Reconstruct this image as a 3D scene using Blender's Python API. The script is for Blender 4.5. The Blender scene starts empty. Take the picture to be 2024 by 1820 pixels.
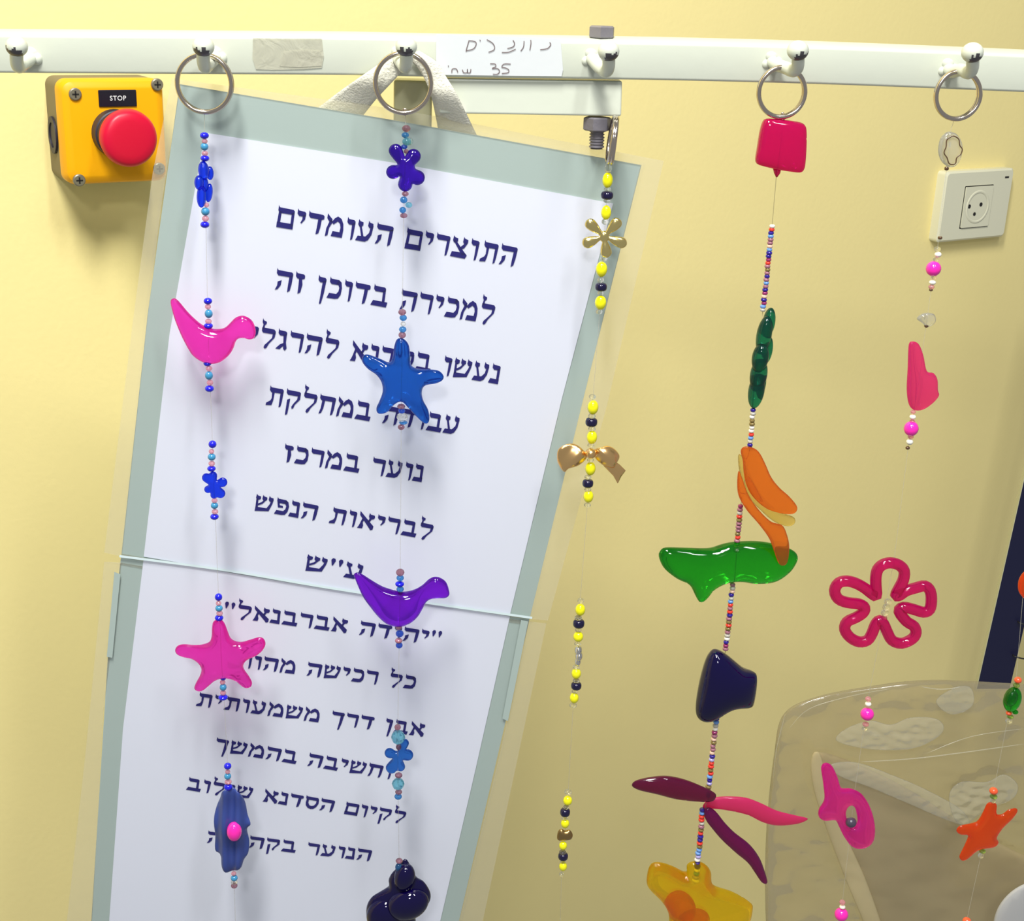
import bpy, math, random
import numpy as np
from mathutils import Vector, Matrix
from mathutils.geometry import delaunay_2d_cdt
random.seed(7)
SC = bpy.context.scene
COL = SC.collection

# ---------------------------------------------------------------- camera
F = 2700.0
CX, CY = 1012.0, 910.0
def cv(x, y, z):                       # image frame (right, down, forward) -> camera frame
    return Vector((x, -y, -z))
dn = cv(-279, 7580, F).normalized()
e_ = (279 - .02*7580)/F
xh = cv(1, .02, e_); xh = (xh - dn*xh.dot(dn)).normalized()
zh = -dn
yh = zh.cross(xh)
M = Matrix((xh, yh, zh))               # camera vector -> world vector
D0 = .675
CAM = -(M @ (cv(800-CX, 155-CY, F)*(D0/F)))
cam = bpy.data.cameras.new('camera'); co = bpy.data.objects.new('camera', cam)
COL.objects.link(co); SC.camera = co
co.matrix_world = Matrix.Translation(CAM) @ M.to_4x4()
cam.sensor_width = 36; cam.lens = F/2024*36; cam.clip_start = .01
FWD = M @ Vector((0, 0, -1))

# ---------------------------------------------------------------- world, lights, exposure
SC.view_settings.view_transform = 'Standard'; SC.view_settings.look = 'None'
SC.view_settings.gamma = 1; SC.view_settings.use_curve_mapping = False
SC.view_settings.exposure = 0.08
w = bpy.data.worlds.new('room_light'); SC.world = w; w.use_nodes = True
w.node_tree.nodes['Background'].inputs[0].default_value = (.93, .96, 1, 1)
w.node_tree.nodes['Background'].inputs[1].default_value = .30
def area(name, loc, tgt, sx, sy, power, col):
    l = bpy.data.lights.new(name, 'AREA'); l.shape = 'RECTANGLE'; l.size = sx; l.size_y = sy
    l.energy = power; l.color = col
    o = bpy.data.objects.new(name, l); COL.objects.link(o); o.location = loc
    o.rotation_euler = (Vector(tgt)-Vector(loc)).to_track_quat('-Z', 'Y').to_euler()
    return o
area('ceiling_lamp', (-.16, -.72, 1.14), (.02, .1, -.05), .2, .5, 26.5, (1, .985, .95))
area('ceiling_lamp', (.50, -.85, 1.3), (0, .1, -.1), .12, .6, 10.5, (.97, .98, 1))
area('ceiling_lamp', (-.12, -1.5, .75), (0, 0, -.1), .16, .16, 5.5, (1, 1, 1))

# ---------------------------------------------------------------- projection helpers
def ray(px, py): return (M @ cv(px-CX, py-CY, F))
def P(px, py, Y=0.0):                  # point on the plane y = Y behind photo position
    r = ray(px, py); return CAM + r*((Y-CAM.y)/r.y)
def PP(px, py, pt, n):
    r = ray(px, py); return CAM + r*((pt-CAM).dot(n)/r.dot(n))
def pxs(p): return (p-CAM).dot(FWD)/F   # metres per photo pixel at a point

# ---------------------------------------------------------------- materials
MATS = {}
def srgb(r, g, b):
    f = lambda c: ((c/255)/12.92 if c/255 <= .04045 else (((c/255)+.055)/1.055)**2.4)
    return (f(r), f(g), f(b), 1)
def newmat(name):
    m = bpy.data.materials.new(name); m.use_nodes = True; MATS[name] = m
    nt = m.node_tree; return m, nt, nt.nodes['Principled BSDF'], nt.nodes['Material Output']
def solid(name, col, rough=.5, metal=0, bump=0, bscale=300, var=0, coat=0, spec=.5, sss=0):
    m, nt, b, out = newmat(name)
    b.inputs['Base Color'].default_value = col; b.inputs['Roughness'].default_value = rough
    b.inputs['Metallic'].default_value = metal; b.inputs['Coat Weight'].default_value = coat
    b.inputs['Specular IOR Level'].default_value = spec
    if sss:
        b.inputs['Subsurface Weight'].default_value = sss; b.inputs['Subsurface Scale'].default_value = .004
    if bump or var:
        tc = nt.nodes.new('ShaderNodeTexCoord'); n = nt.nodes.new('ShaderNodeTexNoise')
        n.inputs['Scale'].default_value = bscale; n.inputs['Detail'].default_value = 4
        nt.links.new(tc.outputs['Object'], n.inputs['Vector'])
        if bump:
            bp = nt.nodes.new('ShaderNodeBump'); bp.inputs['Strength'].default_value = bump
            bp.inputs['Distance'].default_value = .0006
            nt.links.new(n.outputs['Fac'], bp.inputs['Height']); nt.links.new(bp.outputs['Normal'], b.inputs['Normal'])
        if var:
            n2 = nt.nodes.new('ShaderNodeTexNoise'); n2.inputs['Scale'].default_value = bscale*.12
            n2.inputs['Detail'].default_value = 5
            nt.links.new(tc.outputs['Object'], n2.inputs['Vector'])
            mx = nt.nodes.new('ShaderNodeMix'); mx.data_type = 'RGBA'
            mx.inputs['A'].default_value = tuple(c*(1-var) for c in col[:3])+(1,)
            mx.inputs['B'].default_value = tuple(min(1, c*(1+var)) for c in col[:3])+(1,)
            nt.links.new(n2.outputs['Fac'], mx.inputs['Factor']); nt.links.new(mx.outputs['Result'], b.inputs['Base Color'])
    return m
def acrylic(name, tint, body, k_clear=.45, k_body=.35, rough=.04):
    """clear coloured plastic: refraction + straight-through light + a milky body"""
    m, nt, b, out = newmat(name)
    tint = tuple(c**1.35 for c in tint[:3])+(1,)
    g = b; g.inputs['Base Color'].default_value = tint; g.inputs['Transmission Weight'].default_value = 1
    g.inputs['Roughness'].default_value = rough; g.inputs['IOR'].default_value = 1.46
    t = nt.nodes.new('ShaderNodeBsdfTransparent'); t.inputs[0].default_value = tint
    d = nt.nodes.new('ShaderNodeBsdfPrincipled'); d.inputs['Base Color'].default_value = body
    d.inputs['Roughness'].default_value = .1; d.inputs['Coat Weight'].default_value = .5; d.inputs['Coat Roughness'].default_value = .03
    tr = nt.nodes.new('ShaderNodeBsdfTranslucent'); tr.inputs[0].default_value = body
    m0 = nt.nodes.new('ShaderNodeMixShader'); m0.inputs[0].default_value = .5
    m1 = nt.nodes.new('ShaderNodeMixShader'); m1.inputs[0].default_value = k_clear*.6
    m2 = nt.nodes.new('ShaderNodeMixShader'); m2.inputs[0].default_value = k_body*.42
    nt.links.new(d.outputs[0], m0.inputs[1]); nt.links.new(tr.outputs[0], m0.inputs[2])
    nt.links.new(g.outputs[0], m1.inputs[1]); nt.links.new(t.outputs[0], m1.inputs[2])
    nt.links.new(m1.outputs[0], m2.inputs[1]); nt.links.new(m0.outputs[0], m2.inputs[2])
    nt.links.new(m2.outputs[0], out.inputs['Surface'])
    return m
def film(name, col, fac, rough=.15, tint=(1, 1, 1, 1), bump=0, bscale=60, fresnel=.5):
    """thin clear plastic film"""
    m, nt, b, out = newmat(name)
    b.inputs['Base Color'].default_value = col; b.inputs['Roughness'].default_value = rough
    b.inputs['Specular IOR Level'].default_value = 1.0
    t = nt.nodes.new('ShaderNodeBsdfTransparent'); t.inputs[0].default_value = tint
    gl = nt.nodes.new('ShaderNodeBsdfGlossy'); gl.inputs['Roughness'].default_value = rough
    fr = nt.nodes.new('ShaderNodeFresnel'); fr.inputs['IOR'].default_value = 1.45
    mm = nt.nodes.new('ShaderNodeMath'); mm.operation = 'MULTIPLY'; mm.inputs[1].default_value = fresnel
    nt.links.new(fr.outputs[0], mm.inputs[0])
    m1 = nt.nodes.new('ShaderNodeMixShader'); m1.inputs[0].default_value = fac
    m2 = nt.nodes.new('ShaderNodeMixShader')
    nt.links.new(t.outputs[0], m1.inputs[1]); nt.links.new(b.outputs[0], m1.inputs[2])
    nt.links.new(mm.outputs[0], m2.inputs[0]); nt.links.new(m1.outputs[0], m2.inputs[1]); nt.links.new(gl.outputs[0], m2.inputs[2])
    nt.links.new(m2.outputs[0], out.inputs['Surface'])
    if bump:
        tc = nt.nodes.new('ShaderNodeTexCoord'); n = nt.nodes.new('ShaderNodeTexNoise')
        n.inputs['Scale'].default_value = bscale; n.inputs['Detail'].default_value = 5
        n.inputs['Distortion'].default_value = 1.2
        nt.links.new(tc.outputs['Object'], n.inputs['Vector'])
        bp = nt.nodes.new('ShaderNodeBump'); bp.inputs['Strength'].default_value = bump; bp.inputs['Distance'].default_value = .004
        nt.links.new(n.outputs['Fac'], bp.inputs['Height'])
        for x in (b, gl): nt.links.new(bp.outputs['Normal'], x.inputs['Normal'])
    return m

solid('wall_paint', srgb(245, 228, 156), .75, bump=.25, bscale=220, var=.015)
solid('white_enamel', srgb(208, 213, 196), .28, bump=.15, bscale=120, var=.02)
solid('olive_enamel', srgb(196, 194, 158), .35)
solid('chipped_steel', srgb(95, 92, 95), .35, metal=.7)
solid('bolt_steel', srgb(128, 124, 130), .5, metal=.35, bump=.4, bscale=400)
solid('label_paper', srgb(222, 226, 226), .35, bump=.2, bscale=80)
solid('pencil', srgb(120, 105, 105), .7)
film('old_tape', srgb(238, 236, 212), .4, .25, bump=.3, bscale=90)
solid('fabric', srgb(228, 226, 208), .95, bump=1, bscale=900)
solid('backing', srgb(174, 190, 182), .42, bump=.15, bscale=60, var=.03)
solid('paper', srgb(232, 235, 246), .38, bump=.1, bscale=30, var=.008)
solid('ink', srgb(22, 12, 108), .6, spec=.15)
film('laminate', srgb(250, 246, 226), .14, .12, tint=(.97, .965, .93, 1), bump=.1, bscale=25, fresnel=.35)
film('laminate_over', srgb(235, 245, 250), .012, .10, bump=.12, bscale=22, fresnel=.15)
solid('laminate_edge', srgb(222, 240, 240), .15)
solid('yellow_abs', srgb(243, 172, 6), .38, spec=.3)
solid('grey_abs', srgb(120, 108, 78), .55)
solid('dark_abs', srgb(38, 36, 52), .5)
solid('black_plate', srgb(18, 16, 34), .35)
solid('red_abs', srgb(205, 12, 52), .34, spec=.35)
solid('screw_zinc', srgb(140, 135, 120), .4, metal=.6)
solid('letter_white', srgb(225, 225, 225), .5)
solid('socket_white', srgb(222, 220, 192), .3)
solid('hole_black', srgb(25, 22, 20), .6)
solid('chrome', srgb(205, 192, 178), .16, metal=1)
solid('gold', srgb(250, 228, 150), .18, metal=1)
solid('rose_gold', srgb(255, 208, 140), .24, metal=1)
solid('old_brass', srgb(170, 140, 90), .3, metal=1)
solid('silver', srgb(235, 232, 225), .08, metal=1)
solid('navy_paint', srgb(12, 14, 52), .45)
solid('black_wire', srgb(25, 25, 28), .4)
solid('board_beige', srgb(196, 182, 142), .7, bump=.3, bscale=40)
solid('board_grey', srgb(178, 178, 176), .6)
film('bag_film', srgb(190, 180, 145), .20, .13, tint=(.93, .90, .85, 1), bump=.2, bscale=26, fresnel=.4)
film('bag_crease', srgb(235, 235, 212), .13, .14, fresnel=.30)
film('thread', srgb(225, 220, 200), .25, .2)
solid('thread_dark', srgb(150, 140, 100), .5)
# beads
def gl(name, c): solid(name, srgb(*c), .12, coat=.3)
gl('royal_bead', (22, 22, 205)); gl('teal_bead', (60, 140, 185)); gl('black_bead', (16, 10, 50))
gl('yellow_bead', (243, 238, 10)); gl('hot_pink_bead', (250, 40, 175)); gl('white_bead', (240, 236, 220))
gl('orange_red_bead', (236, 90, 50)); gl('brown_bead', (85, 60, 40)); gl('dark_grey_bead', (70, 62, 78))
acrylic('pink_glass', srgb(255, 220, 224), srgb(255, 190, 205), .3, .9)
acrylic('mauve_glass', srgb(215, 175, 188), srgb(178, 135, 148), .3, .6)
acrylic('sky_glass', srgb(130, 195, 240), srgb(70, 155, 220), .35, .5)
acrylic('blue_glass', srgb(110, 150, 240), srgb(55, 100, 205), .3, .55)
acrylic('cyan_glass', srgb(180, 232, 240), srgb(120, 190, 220), .4, .35)
acrylic('clear_glass', srgb(255, 255, 250), srgb(235, 232, 215), .5, .15, .02)
acrylic('green_glass', srgb(200, 225, 160), srgb(140, 170, 90), .4, .35)
SEEDS = {}
for n, c in {'seed_red': (228, 60, 45), 'seed_navy': (45, 25, 140), 'seed_mauve': (160, 105, 120), 'seed_sky': (105, 150, 215),
             'seed_white': (232, 226, 215), 'seed_silver': (190, 185, 170), 'seed_plum': (150, 45, 100),
             'seed_olive': (130, 110, 60), 'seed_lilac': (175, 165, 215), 'seed_peach': (230, 190, 165)}.items():
    gl(n, c)
# pendants
acrylic('pink_acrylic', srgb(255, 125, 228), srgb(255, 32, 178), .4, .6)
acrylic('magenta_acrylic', srgb(244, 80, 190), srgb(222, 8, 118), .38, .85)
acrylic('blue_acrylic', srgb(70, 150, 225), srgb(8, 88, 190), .3, .5)
acrylic('royal_acrylic', srgb(70, 120, 255), srgb(15, 50, 225), .35, .5)
acrylic('steel_blue_acrylic', srgb(100, 170, 235), srgb(25, 100, 190), .3, .55)
acrylic('purple_acrylic', srgb(178, 62, 238), srgb(125, 5, 200), .42, .3)
acrylic('violet_acrylic', srgb(120, 60, 225), srgb(52, 0, 160), .35, .4)
solid('slate_acrylic', srgb(52, 70, 138), .35, sss=.1)
solid('midnight_acrylic', srgb(6, 0, 50), .04, coat=0, spec=.45)
acrylic('cobalt_dark', srgb(70, 30, 150), srgb(28, 4, 90), .2, .7)
acrylic('cube_pink', srgb(244, 40, 165), srgb(222, 0, 108), .2, 1.4)
acrylic('teal_acrylic', srgb(70, 180, 150), srgb(8, 118, 108), .35, .5)
acrylic('green_acrylic', srgb(70, 215, 60), srgb(0, 140, 35), .38, .38)
acrylic('orange_acrylic', srgb(255, 185, 90), srgb(250, 130, 45), .4, .5)
acrylic('orange_red_acrylic', srgb(255, 150, 60), srgb(255, 100, 25), .35, .8)
acrylic('pale_amber', srgb(250, 240, 190), srgb(240, 215, 140), .5, .35)
acrylic('plum_acrylic', srgb(185, 55, 150), srgb(130, 5, 105), .2, 1.1)
acrylic('wine_acrylic', srgb(170, 50, 110), srgb(125, 22, 78), .1, 1.2)
acrylic('matte_pink', srgb(250, 120, 180), srgb(235, 62, 135), .15, 1.5, .3)
acrylic('amber_acrylic', srgb(255, 238, 70), srgb(250, 208, 15), .45, .38)
acrylic('amber_core', srgb(255, 170, 40), srgb(245, 140, 10), .35, .55)
acrylic('coral_pink', srgb(255, 135, 205), srgb(250, 70, 150), .45, .8)
acrylic('white_shell', srgb(245, 243, 235), srgb(225, 225, 215), .2, .7)

# ---------------------------------------------------------------- object helpers
WL = {}
def link(o, parent, wloc):
    COL.objects.link(o)
    WL[o.name] = Vector(wloc)
    if parent is not None:
        o.parent = parent; o.location = Vector(wloc) - WL[parent.name]
    else: o.location = wloc
    return o
def tag(o, label=None, cat=None, group=None, kind=None):
    for k, v in (('label', label), ('category', cat), ('group', group), ('kind', kind)):
        if v: o[k] = v
    return o
def thing(name, loc, label, cat, group=None):
    return tag(link(bpy.data.objects.new(name, None), None, loc), label, cat, group)
def mk(name, V, Fc, mat, parent=None, smooth=True, label=None, mats=None, fmi=None):
    V = np.array([tuple(v) for v in V], float)
    c = (V.min(0)+V.max(0))/2
    me = bpy.data.meshes.new(name); me.from_pydata((V-c).tolist(), [], [tuple(int(i) for i in f) for f in Fc])
    for m in ([mat] if mats is None else mats): me.materials.append(MATS[m])
    if fmi is not None: me.polygons.foreach_set('material_index', fmi)
    me.update()
    import bmesh
    bm = bmesh.new(); bm.from_mesh(me); bmesh.ops.recalc_face_normals(bm, faces=bm.faces); bm.to_mesh(me); bm.free()
    if smooth:
        me.polygons.foreach_set('use_smooth', [True]*len(me.polygons))
    o = bpy.data.objects.new(name, me)
    link(o, parent, Vector(c))
    if label: o['label'] = label
    return o
def autosmooth(o, deg=35):
    me = o.data
    import bmesh
    bm = bmesh.new(); bm.from_mesh(me)
    for e in bm.edges:
        if len(e.link_faces) == 2 and e.calc_face_angle(0) > math.radians(deg): e.smooth = False
    bm.to_mesh(me); bm.free(); return o
def bevel(o, w=.001, seg=3):
    m = o.modifiers.new('bevel', 'BEVEL'); m.width = w; m.segments = seg; m.limit_method = 'ANGLE'; m.angle_limit = math.radians(40)
    return o
def box_pts(o, ax, ay, az):            # corner + 3 edge vectors
    v = []
    for k in (0, 1):
        for j in (0, 1):
            for i in (0, 1): v.append(o+ax*i+ay*j+az*k)
    f = [(0, 2, 3, 1), (4, 5, 7, 6), (0, 1, 5, 4), (2, 6, 7, 3), (0, 4, 6, 2), (1, 3, 7, 5)]
    return v, f
def merge(parts):
    V, Fc = [], []
    for v, f in parts:
        n = len(V); V += list(v); Fc += [tuple(i+n for i in t) for t in f]
    return V, Fc
def tube(pts, r, n=12, closed=False, cap=True, prof=None):
    pts = [Vector(p) for p in pts]; N = len(pts)
    rr = r if isinstance(r, (list, tuple)) else [r]*N
    V, Fc = [], []
    prev = None
    for i, p in enumerate(pts):
        a = pts[(i-1) % N] if (closed or i > 0) else p
        b = pts[(i+1) % N] if (closed or i < N-1) else p
        t = (b-a).normalized()
        if prev is None:
            up = Vector((0, 1, 0)) if abs(t.y) < .9 else Vector((1, 0, 0))
            u = t.cross(up).normalized()
        else:
            u = (prev - t*prev.dot(t)).normalized()
        prev = u; v = t.cross(u)
        for k in range(n):
            an = 2*math.pi*k/n
            V.append(p + (u*math.cos(an)+v*math.sin(an))*rr[i])
    m = N if closed else N-1
    # closed: match twist
    sh = 0
    if closed:
        first, last = V[:n], V[(N-1)*n:]
        best = min(range(n), key=lambda s: sum((last[k]-first[(k+s) % n]).length for k in range(n)))
        sh = best
    for i in range(m):
        for k in range(n):
            a = i*n+k; b = i*n+(k+1) % n
            if i == N-1: c = (k+1+sh) % n; d = (k+sh) % n
            else: c = (i+1)*n+(k+1) % n; d = (i+1)*n+k
            Fc.append((a, b, c, d))
    if not closed and cap:
        Fc.append(tuple(range(n))[::-1]); Fc.append(tuple(range((N-1)*n, N*n)))
    return V, Fc
def spline(pts, per=6, closed=True):
    """Catmull-Rom through points"""
    pts = [np.array(p, float) for p in pts]; N = len(pts); out = []
    for i in range(N if closed else N-1):
        g = lambda k: pts[k % N] if closed else pts[max(0, min(N-1, k))]
        p0, p1, p2, p3 = g(i-1), g(i), g(i+1), g(i+2)
        for s in range(per):
            t = s/per
            out.append(.5*((2*p1)+(-p0+p2)*t+(2*p0-5*p1+4*p2-p3)*t*t+(-p0+3*p1-3*p2+p3)*t**3))
    if not closed: out.append(pts[-1])
    return out
def resample(pts, step):
    P_ = [np.array(p) for p in pts]; P_.append(P_[0]); out = []; acc = 0
    L = [np.linalg.norm(P_[i+1]-P_[i]) for i in range(len(P_)-1)]; tot = sum(L); n = max(12, int(tot/step))
    ds = tot/n; tgt = 0; i = 0
    for k in range(n):
        tgt = k*ds
        while i < len(L)-1 and acc+L[i] < tgt: acc += L[i]; i += 1
        t = (tgt-acc)/max(L[i], 1e-9); out.append(P_[i]*(1-t)+P_[i+1]*t)
    return out
def inside(poly, x, y):
    c = False; n = len(poly); j = n-1
    for i in range(n):
        xi, yi = poly[i][0], poly[i][1]; xj, yj = poly[j][0], poly[j][1]
        if (yi > y) != (yj > y) and x < (xj-xi)*(y-yi)/(yj-yi)+xi: c = not c
        j = i
    return c
def inflate(outline, holes=(), step=4, p=.5, smooth_in=True):
    """2-D outline (px) -> list of (x, y, h in 0..1), faces; closed puffy solid (Poisson inflation)"""
    loops = [resample(spline(outline) if smooth_in else outline, step)]
    for h in holes: loops.append(resample(spline(h), step*.8))
    vs, ed = [], []
    for L in loops:
        n0 = len(vs)
        for k, q in enumerate(L): vs.append((float(q[0]), float(q[1]))); ed.append((n0+k, n0+(k+1) % len(L)))
    nb = len(vs); bound = np.array(vs)
    def ok(x, y, d):
        if not inside(loops[0], x, y): return False
        for h in loops[1:]:
            if inside(h, x, y): return False
        return np.min((bound[:, 0]-x)**2+(bound[:, 1]-y)**2) > d*d
    # an inset ring close to the rim, then a hex grid
    for li, L in enumerate(loops):
        n = len(L)
        for d in (step*.3, ):
            for k in range(n):
                t = L[(k+1) % n]-L[k-1]; nn = np.array([-t[1], t[0]])/max(1e-9, np.linalg.norm(t))
                for s in (1, -1):
                    q = L[k]+nn*s*d
                    if ok(q[0], q[1], d*.8): vs.append((float(q[0]), float(q[1])))
    mn, mx = bound.min(0), bound.max(0); row = 0; y = mn[1]
    while y < mx[1]:
        x = mn[0]+(step/2 if row % 2 else 0)
        while x < mx[0]:
            if ok(x, y, step*.72): vs.append((float(x), float(y)))
            x += step
        y += step*.866; row += 1
    V, E, Fc, *_ = delaunay_2d_cdt([Vector(v) for v in vs], ed, [], 0, 1e-5)
    V = np.array([(v[0], v[1]) for v in V])
    T = []
    for f in Fc:
        c = V[list(f)].mean(0)
        if inside(loops[0], c[0], c[1]) and not any(inside(h, c[0], c[1]) for h in loops[1:]): T.append(tuple(f))
    n = len(V); A = np.zeros((n, n)); B = np.zeros(n)
    for f in T:
        for a in range(3):
            i, j, k = f[a], f[(a+1) % 3], f[(a+2) % 3]
            e1, e2 = V[i]-V[k], V[j]-V[k]; cr = abs(e1[0]*e2[1]-e1[1]*e2[0])
            wt = max(.02, min(4, (e1@e2)/max(cr, 1e-6)))*.5
            A[i, j] -= wt; A[j, i] -= wt; A[i, i] += wt; A[j, j] += wt
            B[i] += cr/6/1.0
    isb = np.array([min(np.hypot(*(bound-v).T)) < 1e-3 for v in V])
    used = np.zeros(n, bool)
    for f in T: used[list(f)] = True
    free = np.where(~isb & used)[0]
    h = np.zeros(n)
    if len(free):
        h[free] = np.linalg.solve(A[np.ix_(free, free)], B[free])
    h = np.clip(h, 0, None); h = (h/h.max())**p
    idx = {}; out = []; F2 = []
    top = [None]*n; bot = [None]*n
    for i in range(n):
        if not used[i]: continue
        top[i] = len(out); out.append((V[i, 0], V[i, 1], h[i]))
        if isb[i]: bot[i] = top[i]
        else: bot[i] = len(out); out.append((V[i, 0], V[i, 1], -h[i]))
    for f in T:
        F2.append(tuple(top[i] for i in f))
        b = tuple(bot[i] for i in f)[::-1]
        F2.append(b)
    return out, F2
def pendant(name, outline, Y, T, mat, parent, label=None, holes=(), step=4, p=.5, rot=0, bend=None, back=None, sharp=False):
    """T = half thickness in px; rot turns the pendant about its vertical axis"""
    v, f = inflate(outline, holes, step, p, not sharp)
    v = np.array(v); cx, cy = (v[:, 0].min()+v[:, 0].max())/2, (v[:, 1].min()+v[:, 1].max())/2
    c = P(cx, cy, Y); s = pxs(c)
    R = Matrix.Rotation(rot, 3, 'Z'); W = []
    for x, y, h in v:
        q = P(x, y, Y)-c
        hh = h if h > 0 or back is None else h*back
        q.y -= hh*T*s
        if bend: q.y += bend(x, y)*s
        W.append(c+R@q)
    return mk(name, W, f, mat, parent, True, label)
def ellipsoids(lst, Y, n=18, m=12):
    """(px, py, w, h, tilt_deg, depth_offset_px, thick_px)"""
    parts = []
    for (x, y, w_, h_, a, dy, th) in lst:
        c = P(x, y, Y); s = pxs(c); c = c+Vector((0, dy*s, 0))
        R = Matrix.Rotation(math.radians(a), 3, 'Y'); V = []; Fc = []
        for i in range(m+1):
            ph = math.pi*i/m
            for k in range(n):
                t = 2*math.pi*k/n
                V.append(c+R@Vector((w_/2*s*math.sin(ph)*math.cos(t), th/2*s*math.sin(ph)*math.sin(t), h_/2*s*math.cos(ph)*1.04)))
        for i in range(m):
            for k in range(n):
                Fc.append((i*n+k, i*n+(k+1) % n, (i+1)*n+(k+1) % n, (i+1)*n+k))
        parts.append((V, Fc))
    return merge(parts)
def petal_outline(cx, cy, petals, r0, n=150):
    """petals = (x, y, radius) lobes around a centre; star-shaped union, smoothed"""
    rs = []
    for k in range(n):
        t = 2*math.pi*k/n; d = (math.cos(t), math.sin(t)); best = r0
        for x, y, r in petals:
            for u in np.linspace(0.15, 1, 8):      # tapered capsule from centre to lobe
                px_, py_ = (x-cx)*u, (y-cy)*u; rr = r*(.45+.55*u)
                b = px_*d[0]+py_*d[1]; q = b*b-(px_**2+py_**2)+rr*rr
                if q > 0: best = max(best, b+math.sqrt(q))
        rs.append(best)
    rs = np.array(rs)
    for _ in range(1): rs = (np.roll(rs, 1)+2*rs+np.roll(rs, -1))/4
    return [(cx+rs[k]*math.cos(2*math.pi*k/n), cy+rs[k]*math.sin(2*math.pi*k/n)) for k in range(n)]

# bead meshes, shared
BM = {}
def bead_mesh(kind, mat):
    key = (kind, mat)
    if key in BM: return BM[key]
    n, m = (16, 10)
    if kind == 'crystal': n, m = 8, 4
    V, Fc = [], []
    for i in range(m+1):
        t = i/m
        if kind == 'round': ph = math.pi*t; r, z = .5*math.sin(ph), .5*math.cos(ph)
        elif kind == 'seed':
            ph = math.pi*t; r = .5*max(.28, abs(math.sin(ph))**.55)
            z = .5*math.copysign(abs(math.cos(ph))**.8, math.cos(ph))
        else:
            r = [.2, .42, .5, .42, .2][i]; z = [.5, .3, 0, -.3, -.5][i]
        for k in range(n):
            a = 2*math.pi*k/n
            V.append((r*math.cos(a), r*math.sin(a), z))
    for i in range(m):
        for k in range(n): Fc.append((i*n+k, (i+1)*n+k, (i+1)*n+(k+1) % n, i*n+(k+1) % n))
    Fc.append(tuple(range(n))); Fc.append(tuple(range(m*n, m*n+n))[::-1])
    me = bpy.data.meshes.new('bead'); me.from_pydata(V, [], Fc); me.materials.append(MATS[mat])
    if kind != 'crystal': me.polygons.foreach_set('use_smooth', [True]*len(me.polygons))
    me.update(); BM[key] = me; return me
def bead(px, py, w_, h_, mat, parent, Y, kind='round', tilt=0, name='bead', label=None):
    c = P(px, py, Y); s = pxs(c)
    o = bpy.data.objects.new(name, bead_mesh(kind, mat)); link(o, parent, c)
    o.scale = (w_*s, w_*s, h_*s*1.04); o.rotation_euler = (0, tilt, 0)
    if label: o['label'] = label
    return o
def thread(pts, parent, Y, mat='thread', r=.00014, name='thread'):
    """vertical nylon thread through the given photo positions"""
    V = []
    c = [P(x, y, Y) for x, y in pts]
    v, f = tube(c, r, 6)
    return mk(name, v, f, mat, parent)
def ring(px, py, rpx, Y, parent, wire=.00115, face=0.0, tilt=0.0, name='key_ring'):
    c = P(px, py, Y); s = pxs(c); parts = []
    for k, off in enumerate((-.0008, .0008)):
        pts = []
        for i in range(56):
            a = 2*math.pi*i/56
            q = Vector((math.cos(a)*rpx*s*1.0, off+.0008*math.sin(a+k), math.sin(a)*rpx*s*1.03))
            q = Matrix.Rotation(tilt, 3, 'Y') @ (Matrix.Rotation(face, 3, 'Z') @ q)
            pts.append(c+q)
        parts.append(tube(pts, wire, 10, True))
    v, f = merge(parts)
    return mk(name, v, f, 'chrome', parent)

# ================================================================= SETTING
WA = math.radians(29)                                    # wall is turned away to the right
wt_ = Vector((math.cos(WA), math.sin(WA), 0)); wn = Vector((math.sin(WA), -math.cos(WA), 0)); UP = Vector((0, 0, 1))
r0 = ray(230, 260)
W0 = CAM + r0*(.965/(r0.dot(FWD)))                        # a point of the wall behind the stop box
def PW(px, py, off=0.0): return PP(px, py, W0+wn*off, wn)
def wuv(p): q = p-W0; return q.dot(wt_), q.z
def WP(u, v, off=0.0): return W0+wt_*u+UP*v+wn*off
v, f = box_pts(WP(-2.6, -1.45, -.1), wt_*6.0, UP*2.9, wn*.1)
tag(mk('wall_back', v, f, 'wall_paint', None, False), kind='structure')

# ================================================================= RAIL
ROLL = math.radians(6)
ra = Vector((0, -math.sin(ROLL), math.cos(ROLL)))          # up along the front face
rb = Vector((0, math.cos(ROLL), math.sin(ROLL)))         # from front to back
RH, RD = .0183, .020
rail_px = [(-170, 143), (0, 145), (400, 147.5), (700, 149.5), (860, 153), (1200, 157.5), (1450, 162.5), (1700, 170), (2024, 183), (2420, 200)]
rail_pts = [P(x, y, 0) for x, y in [tuple(q) for q in spline(rail_px, 3, False)]]
rail = thing('wall_rail', rail_pts[0], 'long white enamelled square steel rail with round-headed hooks running across the top', 'rail')
V, Fc = [], []
prof = []
for cxr, czr, a0 in ((.0015, .0015, 180), (RD-.0015, .0015, 270), (RD-.0015, RH-.0015, 0), (.0015, RH-.0015, 90)):
    for k in range(5):
        a = math.radians(a0+22.5*k); prof.append((cxr+.0015*math.cos(a), czr+.0015*math.sin(a)))
n = len(prof)
for p_ in rail_pts:
    for (b_, a_) in prof: V.append(p_+rb*b_+ra*a_)
for i in range(len(rail_pts)-1):
    for k in range(n): Fc.append((i*n+k, i*n+(k+1) % n, (i+1)*n+(k+1) % n, (i+1)*n+k))
Fc.append(tuple(range(n))); Fc.append(tuple(range((len(rail_pts)-1)*n, len(rail_pts)*n)))
autosmooth(mk('tube', V, Fc, 'white_enamel', rail), 30)
def PR(px, py, off=0.0):
    nrm = Vector((0, -math.cos(ROLL), -math.sin(ROLL)))
    return PP(px, py, P(px, 150+max(0, px-700)*.024, 0)+nrm*off, nrm)
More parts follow.
